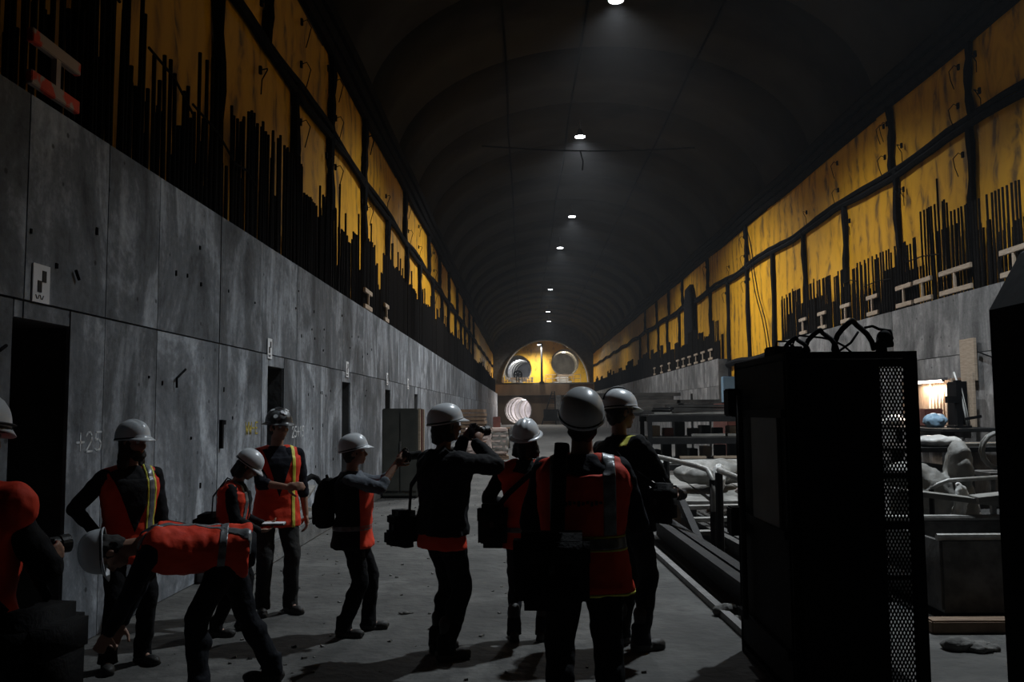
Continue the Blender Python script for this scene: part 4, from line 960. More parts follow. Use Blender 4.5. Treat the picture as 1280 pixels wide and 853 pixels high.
# ------------------------------------------------------------------ loose stones on the floor
mb = MB(); rg = random.Random(21)
for k in range(380):
    y_ = rg.uniform(4.2, 26) ; x = rg.uniform(-2.85, .95)
    s = rg.uniform(.005, .018)
    mb.box((x, y_, s * .3), (s * 2, s * 1.6, s), Euler((rg.uniform(-.4, .4), rg.uniform(-.4, .4), rg.uniform(0, 3))))
tag(mb.build('loose_stones', 'debris'), 'scattered small stones and crumbs on the dusty floor', 'stones', kind='stuff')
for k, (px, py, s) in enumerate(((915, 770, .16), (930, 780, .12), (1200, 812, .14), (1225, 815, .10), (505, 768, .05), (860, 640, .1))):
    q = on_z(px, py); mb = MB(); mb.sphere((0, 0, s * .3), (s, s * .7, s * .35)); mb.sphere((s, .03, s * .2), (s * .7, s * .5, s * .25))
    o = crumple(mb, 'rubble_lump', 'debris', None, s * .15, s * .6, s * .4, 0); o.location = (q.x, q.y, -.005); tag(o, 'low lump of rubble on the dusty floor', 'rubble', 'rubble lumps on the floor')

# ------------------------------------------------------------------ people
def ik(a, t, l1, l2, pole):
    a, t = V(a), V(t); d = t - a; L_ = d.length
    if L_ > (l1 + l2) * .998: t = a + d.normalized() * (l1 + l2) * .998; d = t - a; L_ = d.length
    u = d.normalized(); x = (l1 * l1 - l2 * l2 + L_ * L_) / (2 * L_); h = math.sqrt(max(l1 * l1 - x * x, 0))
    p = V(pole); p = p - u * p.dot(u)
    p = p.normalized() if p.length > 1e-4 else V((0, 1, 0))
    return a + u * x + p * h, t
def solid(mb, name, m, parent, voxel, amp=0.0, size=.1, smooth=3):
    bm = mb.bm; me = bpy.data.meshes.new('t'); bm.to_mesh(me); bm.free()
    o = bpy.data.objects.new('t', me); C.objects.link(o)
    mods = [('REMESH', dict(mode='VOXEL', voxel_size=voxel))]
    if smooth: mods.append(('SMOOTH', dict(iterations=smooth, factor=.5)))
    if amp: mods.append(('DISPLACE', dict(texture=clouds(size), strength=amp, mid_level=.5, texture_coords='LOCAL')))
    return mobj(name, dress(o, mods), m, parent, True)

SEC = [(-.14, .172, .115, 0), (-.06, .178, .120, 0), (.04, .168, .115, .0), (.14, .152, .108, .01), (.26, .165, .118, .012), (.37, .182, .122, .01), (.44, .178, .112, 0), (.495, .125, .088, -.005), (.54, .068, .066, -.005)]
class Person:
    def __init__(s, label, loc, yaw, h=1.75, group=None): 
        s.k = h / 1.75; s.root = empty('person', loc, yaw, label, 'person', group); s.root.scale = (s.k,) * 3
        s.mw = Matrix.Translation(V(loc)) @ Matrix.Rotation(yaw, 4, 'Z') @ Matrix.Scale(s.k, 4)
    def world(s, p): return s.mw @ V(p)
    def pose(s, pelvis=(0, 0, .92), lean=0.0, side=0.0, twist=0.0, head=(0, 0, 0), neck=0.0, feet=((-.11, -.03, 8), (.11, .05, -8)), wrists=((-.26, .05, .80), (.26, .05, .80)),
             poles=((-.4, -1, 0), (.4, -1, 0)), hands=None, knees=((-.1, 1, 0), (.1, 1, 0)), girth=1.0, shrug=0.0, heel=(0, 0)):
        s.P = V(pelvis); s.g = girth
        s.R = (Matrix.Rotation(twist, 3, 'Z') @ Matrix.Rotation(-lean, 3, 'X') @ Matrix.Rotation(side, 3, 'Y'))
        s.rt, s.fw, s.up = s.R @ V((1, 0, 0)), s.R @ V((0, 1, 0)), s.R @ V((0, 0, 1))
        T = lambda x, y, z: s.P + s.rt * x + s.fw * y + s.up * z
        s.T = T
        s.sh = [T(q * .185, -.005, .455 + shrug) for q in (-1, 1)]
        s.nk = T(0, -.005, .50)
        hr = s.R @ Matrix.Rotation(-neck, 3, 'X') @ Matrix.Rotation(head[0], 3, 'Z') @ Matrix.Rotation(-head[1], 3, 'X') @ Matrix.Rotation(head[2], 3, 'Y')
        s.HR = hr; s.hc = s.nk + (s.R @ Matrix.Rotation(-neck, 3, 'X') @ V((0, .03, .10))) + hr @ V((0, .015, .105))
        s.hips = [s.P + s.rt * .09 * q + V((0, 0, -.02)) for q in (-1, 1)]
        s.ank, s.kn, s.toe = [], [], []
        for i in (0, 1):
            fx, fy, fa = feet[i]; a = math.radians(fa); an = V((fx, fy, .085 + heel[i])); k_, an = ik(s.hips[i], an, .43, .42, knees[i])
            s.kn.append(k_); s.ank.append(an); s.toe.append(V((-math.sin(a), math.cos(a), 0)))
        s.el, s.wr, s.hd = [], [], []
        for i in (0, 1):
            e, w = ik(s.sh[i], wrists[i], .285, .255, poles[i]); s.el.append(e); s.wr.append(w)
        hands = hands or (None, None)
        for i in (0, 1):
            hh = hands[i]
            fd = (V(hh[0]).normalized() if hh and hh[0] else (s.wr[i] - s.el[i]).normalized())
            pn = (V(hh[1]) if hh and hh[1] else V(((1, -1)[i], 0, 0)))
            pn = (pn - fd * pn.dot(fd)).normalized(); s.hd.append((fd, pn, hh[2] if hh else .5))
        s.heel = heel
        return s
    def hand(s, mb, i):
        w, (f, pn, curl) = s.wr[i], s.hd[i]; sd = f.cross(pn)                # sd: across the palm
        thumb = 1 if i == 0 else -1
        pc = w + f * .05
        rot = Matrix((sd, f, pn)).transposed()
        mb.sphere(pc, (.040, .052, .020), rot)
        for k, (o_, ln) in enumerate(((-.030, .066), (-.010, .078), (.010, .073), (.030, .058))):
            b = w + f * .088 + sd * o_ * thumb * -1; d = f; r = .0102 - .0006 * abs(k - 1)
            for seg_ in range(3):
                ang = curl * (.75, 1.0, .8)[seg_]
                d = (Matrix.Rotation(ang, 3, d.cross(pn)) @ d) if curl > .02 else d
                e = b + d * ln * (.45, .32, .27)[seg_]; mb.cap(b, e, r, r * .92); b = e; r *= .94
        tb = w + f * .025 + sd * thumb * .034; td = (f * .6 + sd * thumb * .75 + pn * .35).normalized()
        tm = tb + td * .042; mb.cap(tb, tm, .014, .012); td = (td + f * .55 + pn * .3 * (curl > .3)).normalized(); mb.cap(tm, tm + td * .036, .0115, .010)
    def head(s, mb):
        c, R_ = s.hc, s.HR; q = lambda x, y, z: c + R_ @ V((x, y, z))
        mb.sphere(q(0, -.012, .022), (.073, .092, .092), R_); mb.sphere(q(0, .022, -.035), (.060, .066, .078), R_); mb.sphere(q(0, .055, -.092), (.030, .026, .022), R_)
        mb.cap(q(0, .088, .005), q(0, .106, -.030), .008, .0135); mb.sphere(q(0, .098, -.036), (.018, .013, .010), R_)
        mb.sphere(q(0, .080, .026), (.052, .016, .011), R_); mb.sphere(q(0, .083, -.062), (.024, .012, .006), R_); mb.sphere(q(0, .081, -.073), (.021, .012, .007), R_)
        for x in (-1, 1):
            mb.sphere(q(x * .072, -.012, -.008), (.010, .020, .032), R_); mb.sphere(q(x * .040, .058, -.022), (.022, .022, .022), R_)
        mb.cap(s.nk - s.up * .03, c + R_ @ V((0, -.022, -.06)), .058, .052)
    def body(s, skin='skin', bare_arms=False):
        mb = MB()
        mb.loft([(s.T(0, fo * s.g, t), s.rt, s.fw, a * .86 * (1 + (s.g - 1) * .8), b * .86 * s.g) for t, a, b, fo in SEC if t > -.1])
        for i in (0, 1):
            mb.cap(s.sh[i], s.el[i], .046, .040); mb.cap(s.el[i], s.wr[i], .040, .026); mb.sphere(s.el[i].lerp(s.wr[i], .25), .043); s.hand(mb, i)
            mb.cap(s.hips[i], s.kn[i], .075, .050); mb.cap(s.kn[i], s.ank[i], .050, .034); mb.cap(s.ank[i], s.ank[i] + s.toe[i] * .10 - V((0, 0, .05)), .030, .018)
        s.head(mb)
        s.bd = solid(mb, 'body', skin, s.root, .009, 0, smooth=1)
        for x in (-1, 1): MB().sphere(s.hc + s.HR @ V((x * .032, .074, .008)), .0125, seg=10, ring=6).build('eye', 'eye', s.bd, smooth=True)
        return s
    def hair(s, long=0.0, tail=0.0, beard=False):
        c, R_ = s.hc, s.HR; q = lambda x, y, z: c + R_ @ V((x, y, z)); mb = MB()
        mb.sphere(q(0, -.028, .02), (.084, .088, .10), R_)
        mb.sphere(q(0, -.050, -.02), (.076, .06, .08), R_)
        if long:
            for x in (-1, 1): mb.cap(q(x * .062, -.03, -.02), q(x * .075, -.02, -.05 - long), .035, .045)
            mb.cap(q(0, -.06, 0), q(0, -.07, -.06 - long), .06, .055)
        if tail: mb.cap(q(0, -.10, 0), q(0, -.13, -tail), .03, .022)
        if beard: mb.sphere(q(0, .058, -.09), (.052, .045, .05), R_); [mb.cap(q(x * .06, .0, -.03), q(x * .05, .045, -.08), .018, .026) for x in (-1, 1)]
        solid(mb, 'hair', 'hair', s.root, .011, .02, .03, 1); return s
    def trousers(s, m='trousers', wide=1.0):
        mb = MB()
        mb.loft([(s.T(0, 0, t), s.rt, s.fw, a * (1 + (s.g - 1) * .8), b * s.g) for t, a, b in ((-.16, .13, .10), (-.12, .165, .122), (-.07, .178, .126), (0, .176, .124), (.08, .165, .116))])
        for i in (0, 1):
            mb.cap(s.hips[i] + V((0, 0, -.01)), s.kn[i], .094 * wide, .066 * wide); mb.cap(s.kn[i], s.ank[i] + V((0, 0, .02)), .066 * wide, .058 * wide); mb.sphere(s.kn[i].lerp(s.ank[i], .3) - s.toe[i] * .02, .066 * wide)
            mb.cyl(s.ank[i] + V((0, 0, .1)), s.ank[i] + V((0, 0, -.035)), .06 * wide, .068 * wide, 12)
        solid(mb, 'trousers', m, s.root, .013, .022, .09, 1); return s
    def shoes(s, m='boot', high=False):
        for i in (0, 1):
            mb = MB(); a, t = s.ank[i], s.toe[i]; z0 = a.z - .085
            f = V((t.x, t.y, 0)); b = V((a.x, a.y, z0))
            R_ = Matrix((V((t.y, -t.x, 0)), f, V((0, 0, 1)))).transposed()
            mb.sphere(b - f * .03 + V((0, 0, .045)), (.042, .055, .045), R_); mb.sphere(b + f * .12 + V((0, 0, .038)), (.046, .075, .038), R_); mb.cap(b + f * .02 + V((0, 0, .055)), a + V((0, 0, .05 + .12 * high)), .046, .052)
            mb.box(b + f * .055 + V((0, 0, .014)), (.082, .24, .026), R_.to_euler())
            solid(mb, 'boot', m, s.root, .010, 0, smooth=1)
        return s
    def jacket(s, m='jacket', sleeves=1.0, puff=1.0, hem=-.10, amp=.022, name='jacket'):
        mb = MB()
        mb.loft([(s.T(0, fo * s.g, t), s.rt, s.fw, a * 1.07 * puff * (1 + (s.g - 1) * .8), b * 1.10 * puff * s.g) for t, a, b, fo in SEC if t >= hem])
        for i in (0, 1):
            e = s.el[i]; mb.cap(s.sh[i], e, .066 * puff, .055 * puff)
            if sleeves >= 1: mb.cap(e, e.lerp(s.wr[i], .93), .054 * puff, .040 * puff)
            elif sleeves > .5: mb.cap(e, e.lerp(s.wr[i], .25), .054, .05)
            mb.cap(s.T((-1, 1)[i] * .08, -.01, .46), s.sh[i], .07, .064 * puff)
        mb.cyl(s.nk - s.up * .04, s.nk + s.up * .035, .072, .064, 14)
        s.jk = solid(mb, name, m, s.root, .012, amp, .08, 2); return s
    def vest(s, m='vest', hem=-.17, puff=1.0, amp=.018, shoulders=True, drape=1.0):
        mb = MB()
        sec = [(t, a, b, fo) for t, a, b, fo in SEC if t > -.1 and t < .46]
        sec = [(hem, .185, .128, 0), ((hem - .06) / 2, .186, .130, 0)] + sec
        mb.loft([(s.T(0, fo * s.g, t), s.rt, s.fw, a * 1.17 * puff * (1 + (s.g - 1) * .8), b * 1.24 * puff * s.g) for t, a, b, fo in sec], 28)
        for q in ((-1, 1) if shoulders else ()):
            mb.cap(s.T(q * .085, -.02, .472), s.T(q * (.165 + .05 * (drape - 1) / .2), -.012, .452), .076, .074 * drape)
            mb.cap(s.T(q * .10, .02, .44), s.T(q * .15, -.05, .42), .085, .085)
        s.vs = solid(mb, 'safety_vest', m, s.root, .012, amp, .09, 2); return s
    def patch(s, planes, name, m, parent, off=.004, src=None):
        """strip cut from the cloth surface between planes given in torso coordinates (point, normal), kept on the normal side"""
        me = (src or s.vs).data; nv = len(me.vertices)
        co_ = np.empty(nv * 3); me.vertices.foreach_get('co', co_); co_ = co_.reshape(-1, 3); ok = np.ones(nv, bool); pl = []
        for co, no in planes:
            c_ = s.T(*co); n_ = (s.rt * no[0] + s.fw * no[1] + s.up * no[2]).normalized(); pl.append((c_, n_))
            ok &= ((co_ - np.array(c_)) @ np.array(n_)) > -.04
        bm = bmesh.new(); vm = {}
        for p_ in me.polygons:
            vi = p_.vertices[:]
            if all(ok[q] for q in vi):
                for q in vi:
                    if q not in vm: vm[q] = bm.verts.new(me.vertices[q].co)
                bm.faces.new([vm[q] for q in vi])
        for c_, n_ in pl:
            bmesh.ops.bisect_plane(bm, geom=bm.verts[:] + bm.edges[:] + bm.faces[:], plane_co=c_, plane_no=n_, clear_inner=True, clear_outer=False)
        if not bm.faces: bm.free(); return None
        bm.normal_update()
        ns = {v: v.normal.copy() for v in bm.verts}
        for v in bm.verts: v.co += ns[v] * off
        ex = bmesh.ops.extrude_face_region(bm, geom=bm.faces[:])
        for v in ex['geom']:
            if isinstance(v, bmesh.types.BMVert): v.co -= v.normal * (off + .001) if v.normal.length else V((0, 0, 0))
        mb = MB(); mb.bm.free(); mb.bm = bm
        return mb.build(name, m, parent, smooth=True)
    def hband(s, t0, t1, m='silver', name='reflective_strip'): return s.patch([((0, 0, t0), (0, 0, 1)), ((0, 0, t1), (0, 0, -1))], name, m, s.vs)
    def vband(s, x0, x1, face, m='silver', t0=-.3, t1=.7, name='reflective_strip'):
        return s.patch([((x0, 0, 0), (1, 0, 0)), ((x1, 0, 0), (-1, 0, 0)), ((0, 0, 0), (0, face, 0)), ((0, 0, t0), (0, 0, 1)), ((0, 0, t1), (0, 0, -1))], name, m, s.vs)
    def vneck(s, m='jacket', low=.12, name='shirt_front', w=1.5):
        return s.patch([((0, .05, 0), (0, 1, 0)), ((0, 0, low), (w, 0, .5)), ((0, 0, low), (-w, 0, .5))], name, m, s.vs, .003)
    def hat(s, m='hat', brim='cap', tilt=0.0, band=None, stickers=0, ridge=True, yaw=0.0):
        Rr = s.HR @ Matrix.Rotation(yaw, 3, 'Z') @ Matrix.Rotation(-tilt, 3, 'X'); o_ = s.hc + s.HR @ V((0, -.008, .040))
        mb = MB(); bm = mb.bm; n, rows = 40, 11; rings = []
        A_, B_, H_ = .112, .138, .128
        def pt(r, a, z): return o_ + Rr @ V((A_ * r * math.sin(a), B_ * r * math.cos(a), z))
        for k in range(rows + 1):
            t = (k + .35) / (rows + .35) * PI / 2
            ring = []
            for j in range(n):
                a = 2 * PI * j / n; rr_ = math.sin(t) ** .88; z = H_ * math.cos(t) ** .9
                if ridge:
                    xs = A_ * rr_ * math.sin(a); bump = .011 * math.exp(-(xs / .016) ** 2) + .006 * math.exp(-((abs(xs) - .045) / .010) ** 2); z += bump * (1 if t < 1.2 else .3)
                ring.append(bm.verts.new(pt(rr_, a, z)))
            rings.append(ring)
        for step in (.5, 1.0):
            ring = []
            for j in range(n):
                a = 2 * PI * j / n; fr = max(0.0, math.cos(a))
                if brim == 'full': e = .24 + .14 * fr ** 3
                elif brim == 'short': e = .05 + .14 * fr ** 2
                else: e = .06 + .30 * fr ** 2.2
                ring.append(bm.verts.new(pt(1 + e * step, a, -.010 * step - .016 * step * fr ** 2 * (brim != 'full') - .006 * step)))
            rings.append(ring)
        top = bm.verts.new(pt(0, 0, H_ + (.011 if ridge else 0)))
        for j in range(n): bm.faces.new((top, rings[0][j], rings[0][(j + 1) % n]))
        for a, b in zip(rings, rings[1:]):
            for j in range(n): bm.faces.new((a[j], b[j], b[(j + 1) % n], a[(j + 1) % n]))
        bmesh.ops.recalc_face_normals(bm, faces=bm.faces)
        me = bpy.data.meshes.new('t'); bm.to_mesh(me); bm.free(); ob = bpy.data.objects.new('t', me); C.objects.link(ob)
        me = dress(ob, [('SOLIDIFY', dict(thickness=.004, offset=-1.0))])
        ht = mobj('hard_hat', me, m, s.root, True)
        if band:
            mb = MB(); mb.tube([pt(1.02, 2 * PI * j / n, .012) for j in range(n)], .014, 6, .35, closed=True, up=tuple(Rr @ V((0, 0, 1)))); mb.build('hat_band', band, ht, smooth=True)
        mb = MB(); mb.tube([pt(.96, 2 * PI * j / 28, -.006) for j in range(28)], .010, 6, closed=True); mb.build('suspension', 'hat_band', ht, smooth=True)
        rs = random.Random(stickers)
        for k in range(stickers):
            a = rs.uniform(0, 2 * PI); t = rs.uniform(.5, 1.25); p_ = pt(math.sin(t) ** .88 * 1.01, a, H_ * math.cos(t) ** .9 + .002); nn = (p_ - (o_ - Rr @ V((0, 0, .03)))).normalized()
            mb = MB(); mb.cyl(p_ - nn * .002, p_ + nn * .003, .02, .02, 10); mb.build('sticker', 'sticker', ht)
        s.ht = ht; return s

def camera_at(loc, look, label, group=None, big=True, up=(0, 0, 1)):
    look = V(look).normalized(); rt = look.cross(V(up)).normalized(); u = rt.cross(look)
    t = empty('camera_body', loc, 0, label, 'camera', group); t.rotation_mode = 'QUATERNION'; t.rotation_quaternion = Matrix((rt, look, u)).transposed().to_quaternion(); t.name = 'photo_camera'
    MB().box((0, 0, 0), (.135, .055, .09)).build('camera_shell', 'gunmetal', t, bevel=.012)
    MB().box((0, -.005, .052), (.06, .05, .035)).build('viewfinder', 'gunmetal', t, bevel=.01)
    MB().box((.05, .03, -.005), (.035, .03, .08)).build('grip', 'gunmetal', t, bevel=.01)
    mb = MB(); mb.cyl((0, .025, 0), (0, .085, 0), .036, .034, 18); mb.cyl((0, .085, 0), (0, .125, 0), .039, .039, 18); ln = mb.build('lens_barrel', 'gunmetal', t, smooth=False)
    MB().cyl((0, .118, 0), (0, .127, 0), .031, .031, 18).build('front_glass', 'lens', ln)
    MB().cyl((.04, 0, .045), (.04, 0, .055), .010, .010, 10).build('shutter_button', 'steel', t)
    return t
def strap(P_, pts, w, label, name='bag_strap'):
    return MB().tube([P_.world(p) for p in pts], w / 2, 8, .12).build(name, 'nylon')
def shoulder_bag(P_, at, size, straps, label, tilt=0.0, m='nylon', yaw=0.0, sw=.022):
    wp = P_.world(at); t = empty('shoulder_bag', wp, P_.root.rotation_euler[2] + yaw, label, 'bag')
    sx, sy, sz = size
    MB().box((0, 0, 0), (sx, sy, sz)).build('pouch', m, t, bevel=min(sx, sy, sz) * .28, smooth=True)
    MB().box((0, -.004, sz * .28), (sx * 1.03, sy * 1.06, sz * .50)).build('flap', m, t, bevel=min(sx, sy, sz) * .24, smooth=True)
    MB().box((0, -sy / 2 - .02, -sz * .22), (sx * .7, .05, sz * .42)).build('front_pocket', m, t, bevel=.02, smooth=True)
    MB().box((0, -sy / 2 * 1.08, .05 * sz), (.03, .012, .05)).build('buckle', 'gunmetal', t)
    inv = (Matrix.Translation(wp) @ Matrix.Rotation(P_.root.rotation_euler[2] + yaw, 4, 'Z')).inverted()
    for pts in straps: MB().tube([inv @ P_.world(p) for p in pts], sw * P_.k, 8, .16, up=(.05, 1, 0)).build('strap', m, t, smooth=True)
    return t
def backpack(P_, label, size=(.30, .17, .44), down=.26):
    o_ = P_.T(0, -.12 * P_.g - size[1] / 2 - .015, down); wp = P_.world(o_)
    t = empty('backpack', wp, 0, label, 'backpack'); t.rotation_mode = 'QUATERNION'
    Rw = (Matrix.Rotation(P_.root.rotation_euler[2], 3, 'Z') @ P_.R); t.rotation_quaternion = Rw.to_quaternion(); t.scale = (P_.k,) * 3
    sx, sy, sz = size
    mb = MB(); mb.loft([(V((0, o, z * sz)), V((1, 0, 0)), V((0, 1, 0)), sx / 2 * a, sy / 2 * b) for z, a, b, o in ((-.5, .75, .7, 0), (-.45, .95, 1.0, 0), (-.1, 1.05, 1.15, -.01), (.2, 1.0, 1.0, 0), (.42, .85, .8, .02), (.5, .55, .45, .03))], 22)
    mb.build('pack_body', 'nylon', t, smooth=True)
    mb = MB(); mb.loft([(V((0, -sy * .5, z * sz)), V((1, 0, 0)), V((0, 1, 0)), sx / 2 * a, .035 * a) for z, a in ((-.42, .6), (-.38, .75), (-.05, .78), (.0, .6))], 16); mb.build('front_pocket', 'nylon', t, smooth=True)
    MB().tube([(-.04, .03, sz * .48), (-.03, .02, sz * .56), (.03, .02, sz * .56), (.04, .03, sz * .48)], .009, 6).build('haul_loop', 'nylon', t)
    for q in (-1, 1):
        MB().tube([(q * .08, .06, sz * .42), (q * .10, .13, sz * .50), (q * .11, .25, sz * .46), (q * .125, .335, .30 * sz), (q * .14, .335, 0), (q * .17, .24, -.25 * sz), (q * .14, .08, -.4 * sz)], .022, 8, .3, up=(1, 0, 0)).build('shoulder_strap', 'nylon', t, smooth=True)
    return t

def feet_at(px, py): q = on_z(px, py); return q
RIGHT = -PI / 2

# man leaning on the wall, hand on hip, open vest
p2 = Person('standing person with hand on hip in an open orange vest and white hard hat', (-2.80, 6.25, 0), PI + .75, 1.665)
p2.pose(lean=.03, head=(.45, -.03, 0), wrists=((-.24, .12, .78), (.22, .05, .97)), poles=((-.4, -.6, 0), (1.0, -.55, 0)), hands=((None, (1, 0, 0), .5), ((-.5, .75, -.4), (-.8, -.3, 0), .5)), feet=((-.13, 0, 14), (.13, .03, -14)))
p2.body().hair(long=.10, beard=True).trousers('trousers', 1.05).shoes().jacket('jacket').vest('vest')
p2.vneck('jacket', .06, w=1.3)
for q in (-1,): p2.vband(q * .115 - .020, q * .115 + .020, 1, 'silver'); p2.vband(q * .115 + .022, q * .115 + .036, 1, 'lime', name='lime_trim'); p2.vband(q * .115 - .036, q * .115 - .022, 1, 'lime', name='lime_trim')
p2.hband(-.03, .02); p2.hat(tilt=-.05)

# bending person
p3 = Person('person bending far forward in an orange vest, white hard hat hanging low', (-1.93, 5.62, 0), PI / 2 + .32, 1.74)
p3.pose(pelvis=(0, -.06, .90), lean=1.48, head=(0.0, .0, 0), neck=.05, feet=((-.22, .10, 10), (.16, -.34, -12)), wrists=((-.16, .62, .46), (.16, .58, .44)), poles=((-.6, -.4, .2), (.6, -.4, .2)), hands=((None, (1, 0, 0), .6), (None, (-1, 0, 0), .6)), knees=((0, 1, 0), (0, 1, 0)))
p3.body().hair().trousers('jeans', 1.08).shoes().jacket('navy').vest('vest', hem=-.12, puff=1.06, amp=.03)
for a, b in ((.30, -.55), (-.30, .55)):
    n_ = V((1, 0, b)).normalized(); p3.patch([((0 - .028, 0, .22), (n_.x, 0, n_.z)), ((.028, 0, .22), (-n_.x, 0, -n_.z)), ((0, 0, 0), (0, -1, 0))], 'reflective_strip', 'silver', p3.vs)
p3.hband(.02, .065); p3.hat(tilt=.1)

# shorter person with notebook
p4 = Person('short person in profile in an orange vest holding a notebook, white hard hat', (-2.38, 7.15, 0), RIGHT + .12, 1.45)
p4.pose(lean=.10, head=(-.05, .30, 0), neck=.15, wrists=((-.12, .30, 1.02), (.10, .30, .98)), poles=((-.5, -.8, -.6), (.5, -.8, -.6)), hands=(((.3, .9, .1), (.4, 0, 1), .45), ((-.4, .9, 0), (-.3, 0, 1), .5)), feet=((-.12, .12, 12), (.12, -.08, -10)), girth=1.05)
p4.body().hair(long=.04).trousers('trousers').shoes().jacket('jacket', hem=-.16).vest('vest', hem=-.26)
p4.hband(-.02, .04)
for q in (-1, 1): p4.vband(q * .11 - .022, q * .11 + .022, 1)
p4.vneck('jacket', .12); p4.hat(tilt=.06)
nb_ = empty('notebook', p4.world((-.01, .42, 1.035)), RIGHT + .12, 'small pale notebook held by the short person', 'notebook')
MB().box((0, 0, 0), (.13, .17, .012)).build('pages', 'white', nb_); MB().box((0, 0, -.009), (.14, .18, .006)).build('cover', 'print', nb_)
shoulder_bag(p4, (.05, -.20, .92), (.34, .14, .36), [[(.05, -.16, 1.08), (-.05, -.17, 1.3), (-.12, -.05, 1.475), (-.10, .10, 1.40), (-.02, .155, 1.2)]], 'dark bag hanging behind the short person with the notebook')

# man in dark patterned full-brim hat
p5 = Person('man in an orange vest and dark stickered full-brim hard hat pointing across his chest', (-2.20, 7.85, 0), PI + .45, 1.75)
p5.pose(lean=0.0, head=(.35, .05, 0), wrists=((-.26, .02, .82), (-.02, .34, 1.12)), poles=((-.4, -.8, 0), (.7, -.3, -.6)), hands=((None, (1, 0, 0), .5), ((-.9, .35, .05), (0, -1, -.2), .4)), feet=((-.13, .02, 20), (.11, 0, -8)))
p5.body().hair().trousers('khaki', 1.08).shoes().jacket('navy', sleeves=.6).vest('vest')
p5.vneck('navy', .10)
for q in (-1,): p5.vband(q * .125 - .014, q * .125 + .014, 1, 'lime', name='lime_trim')
p5.hat('hat_dark', 'full', 0, None, 9)

# photographer with backpack
p6 = Person('person in a grey shirt with a backpack raising a camera, white hard hat', (-1.38, 7.12, 0), RIGHT + .10, 1.535)
p6.pose(lean=-.02, head=(0, -.10, 0), wrists=((-.08, .40, 1.53), (.09, .40, 1.51)), poles=((-.5, .1, -1), (.5, .1, -1)), hands=(((.15, .6, .8), (1, .2, 0), .5), ((-.15, .6, .8), (-1, .2, 0), .5)), feet=((-.12, .14, 10), (.12, -.06, -14)), girth=1.22)
p6.body().hair().trousers('trousers', 1.12).shoes().jacket('greyshirt', sleeves=.6, puff=1.05, hem=-.2, name='shirt').vest('jacket', hem=-.14, puff=1.0)
p6.patch([((0, .085, 0), (0, 1, 0))], 'front_cloth', 'vest', p6.vs)
p6.hband(.02, .06); p6.hat(tilt=-.1)
backpack(p6, 'round black backpack worn by the person raising a camera')
camera_at(p6.world((0, .485, 1.585)), (1, .05, .08), 'black camera held up at arm length by the person with the backpack')

# tall photographer seen from behind, camera to his face
p7 = Person('person in a black jacket holding a camera to the face, smooth grey-white hard hat', (-.60, 6.45, 0), -.85, 1.77)
p7.pose(lean=.02, head=(-.20, -.12, 0), wrists=((-.06, .24, 1.52), (.09, .24, 1.50)), poles=((-.8, .3, -.9), (.9, .3, -.7)), hands=(((.2, .5, .7), (1, .3, 0), .6), ((-.2, .5, .7), (-1, .3, 0), .6)), feet=((-.10, .04, 8), (.10, -.04, -12)), girth=1.02)
p7.body().hair(long=.02).trousers('trousers', 1.1).shoes(high=True).vest('vest', hem=-.16, puff=.92, shoulders=False).jacket('jacket', puff=1.2, hem=-.07, amp=.03)
p7.hat(tilt=-.06, ridge=False, yaw=0)
camera_at(p7.world((.01, .29, 1.575)), Matrix.Rotation(-.95, 3, 'Z') @ V((0, 1, .1)), 'black camera pressed to the face of the person in the black jacket')
shoulder_bag(p7, (-.28, -.14, .88), (.24, .17, .26), [[(-.27, -.10, .98), (-.16, -.16, 1.2), (.04, -.16, 1.38), (.12, -.06, 1.475), (.08, .10, 1.38), (-.12, .16, 1.15), (-.27, .02, .98)]], 'angular black bag slung at the hip of the person in the black jacket')

# small person in boots, full-brim hat
p8 = Person('person in a dark vest and tall boots seen from behind, full-brim white hard hat', (.01, 6.85, 0), -.12, 1.65)
p8.pose(lean=.02, head=(-.15, -.12, 0), wrists=((-.15, .22, 1.05), (.12, .26, 1.10)), poles=((-1, -.5, -.3), (1, -.5, -.3)), feet=((-.11, .02, 10), (.12, .06, -14)))
p8.body().hair(long=.06).trousers('jeans', .92).shoes(high=True).jacket('jacket', puff=1.05).vest('vest')
p8.hband(-.04, .0); p8.hat(brim='full', tilt=-.2)
shoulder_bag(p8, (-.26, -.10, .93), (.22, .14, .32), [[(-.24, -.09, 1.06), (-.12, -.165, 1.2), (.06, -.165, 1.36), (.12, -.06, 1.475), (.08, .1, 1.40), (-.10, .17, 1.2), (-.24, .0, 1.06)]], 'dark camera bag at the side of the person in tall boots')

# tall person looking away to the right
p10 = Person('tall person in a dark jacket turned away, peaked white hard hat with a black stripe', (.80, 6.7, 0), -.85, 1.87)
p10.pose(pelvis=(-.02, -.02, .92), lean=.0, side=-.13, head=(-.25, .05, 0), wrists=((-.22, .12, .88), (.10, .32, 1.0)), poles=((-.6, -.7, 0), (.8, -.4, -.3)), hands=((None, (1, 0, 0), .5), ((-.4, .8, .1), (-.3, 0, 1), .7)), feet=((-.10, -.02, 4), (.12, -.06, -16)))
p10.body().hair().trousers('jeans', 1.05).shoes(high=True).jacket('jacket', puff=1.1, hem=-.2, amp=.03)
p10.vs = p10.jk
p10.patch([((.02, 0, .455), (0, 0, 1)), ((.10, 0, 0), (1, 0, 0)), ((.15, 0, 0), (-1, 0, 0))], 'shoulder_flash', 'lime', p10.jk)
p10.patch([((0, 0, -.10), (0, 0, 1)), ((0, 0, -.02), (0, 0, -1)), ((-.12, 0, 0), (-1, 0, 0))], 'orange_hem', 'vest', p10.jk)
p10.hat(tilt=0)
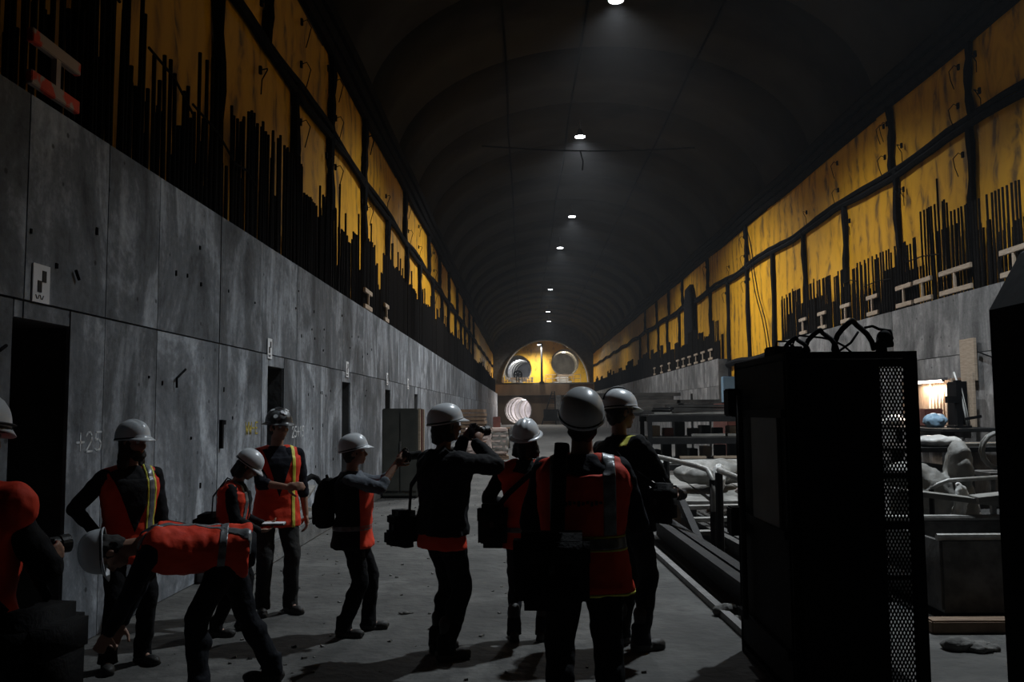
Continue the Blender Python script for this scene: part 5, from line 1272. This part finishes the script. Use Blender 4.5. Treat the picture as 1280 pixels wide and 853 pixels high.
mb = MB(); o_ = p10.hc + p10.HR @ V((0, -.008, .040)); mb.tube([o_ + p10.HR @ V((0, .142 * math.sin(t), .143 * math.cos(t))) for t in [(-1.2 + .3 * k) for k in range(9)]], .013, 6, .3, up=(1, 0, 0)); mb.build('hat_stripe', 'hat_band', p10.ht, smooth=True)
camera_at(p10.world((.02, .44, 1.02)), Matrix.Rotation(-.85, 3, 'Z') @ V((0, 1, -.1)), 'black camera held at the waist by the tall person in the dark jacket')
shoulder_bag(p10, (.27, .02, 1.0), (.20, .16, .28), [[(.25, -.04, 1.12), (.12, -.165, 1.25), (-.04, -.16, 1.38), (-.12, -.05, 1.475), (-.08, .10, 1.40), (.10, .17, 1.2), (.25, .06, 1.12)]], 'black bag hanging at the hip of the tall person in the dark jacket')

# person nearest the middle, seen from behind with silver-striped vest
p9 = Person('person seen from behind in a silver-striped orange vest, hard hat tipped back', (.30, 4.62, 0), -.05, 1.83)
p9.pose(lean=.03, head=(.05, -.30, 0), neck=-.12, wrists=((-.16, .26, 1.0), (.14, .28, 1.12)), poles=((-.6, -.5, -.6), (.6, -.5, -.6)), feet=((-.13, 0, 8), (.13, .03, -10)), girth=1.06)
p9.body().hair().trousers('trousers', 1.15).shoes().jacket('navy', puff=1.05).vest('vest', hem=-.13, puff=1.1, amp=.02)
p9.hband(.085, .135); p9.hband(.074, .083, 'lime', 'lime_trim'); p9.hband(.137, .146, 'lime', 'lime_trim'); p9.hband(-.131, -.120, 'lime', 'lime_trim')
for q in (-1, 1): p9.vband(q * .128 - .030, q * .128 + .030, -1, t0=.15)
for k in range(9): p9.patch([((-.09 + .021 * k, 0, 0), (1, 0, 0)), ((-.077 + .021 * k, 0, 0), (-1, 0, 0)), ((0, 0, 0), (0, -1, 0)), ((0, 0, .290 + .006 * (k % 3)), (0, 0, 1)), ((0, 0, .312 + .004 * (k % 2)), (0, 0, -1))], 'back_print', 'print', p9.vs)
p9.hat(tilt=-.12, ridge=False)
shoulder_bag(p9, (-.15, -.27, .93), (.36, .16, .36), [[(-.13, -.22, 1.0), (-.12, -.20, 1.2), (-.11, -.185, 1.38), (-.10, -.10, 1.515), (-.095, .03, 1.50), (-.09, .14, 1.40), (-.10, .19, 1.2)]], 'large black shoulder bag hanging on the back of the silver-striped vest', sw=.034)

# person at the edge of the frame, camera at chest
p1 = Person('person with a black bag and camera, white hard hat with a dark band', (-2.13, 3.30, 0), -.15, 1.80)
p1.pose(lean=.03, head=(-.2, .04, 0), neck=.03, wrists=((-.08, .30, 1.08), (.11, .27, 1.12)), poles=((-1, -.3, -.5), (1, -.5, -.3)), hands=(((.8, .5, .2), (0, 0, 1), .6), ((.5, .6, .3), (-1, 0, 0), .7)), feet=((-.12, .05, 8), (.12, -.05, -8)), girth=1.1)
p1.body().hair(long=.02).trousers('trousers', 1.15).shoes().jacket('jacket', puff=.98, hem=-.2).vest('vest', puff=1.08, drape=1.25)
p1.hband(.02, .07); p1.hat(tilt=.02, band='hat_band', brim='short')
camera_at(p1.world((.07, .36, 1.17)), (.55, .85, .03), 'black camera held before the chest of the person in the banded hat')
shoulder_bag(p1, (.34, .02, .80), (.22, .34, .42), [[(.30, -.1, 1.02), (.16, -.185, 1.2), (-.04, -.18, 1.38), (-.12, -.05, 1.49), (-.08, .12, 1.42), (.12, .19, 1.2), (.30, .12, 1.02)]], 'bulky black bag hanging at the hip of the person in the banded hat')
backpack(p1, 'black backpack low on the back of the person in the banded hat', (.36, .2, .44), .13)
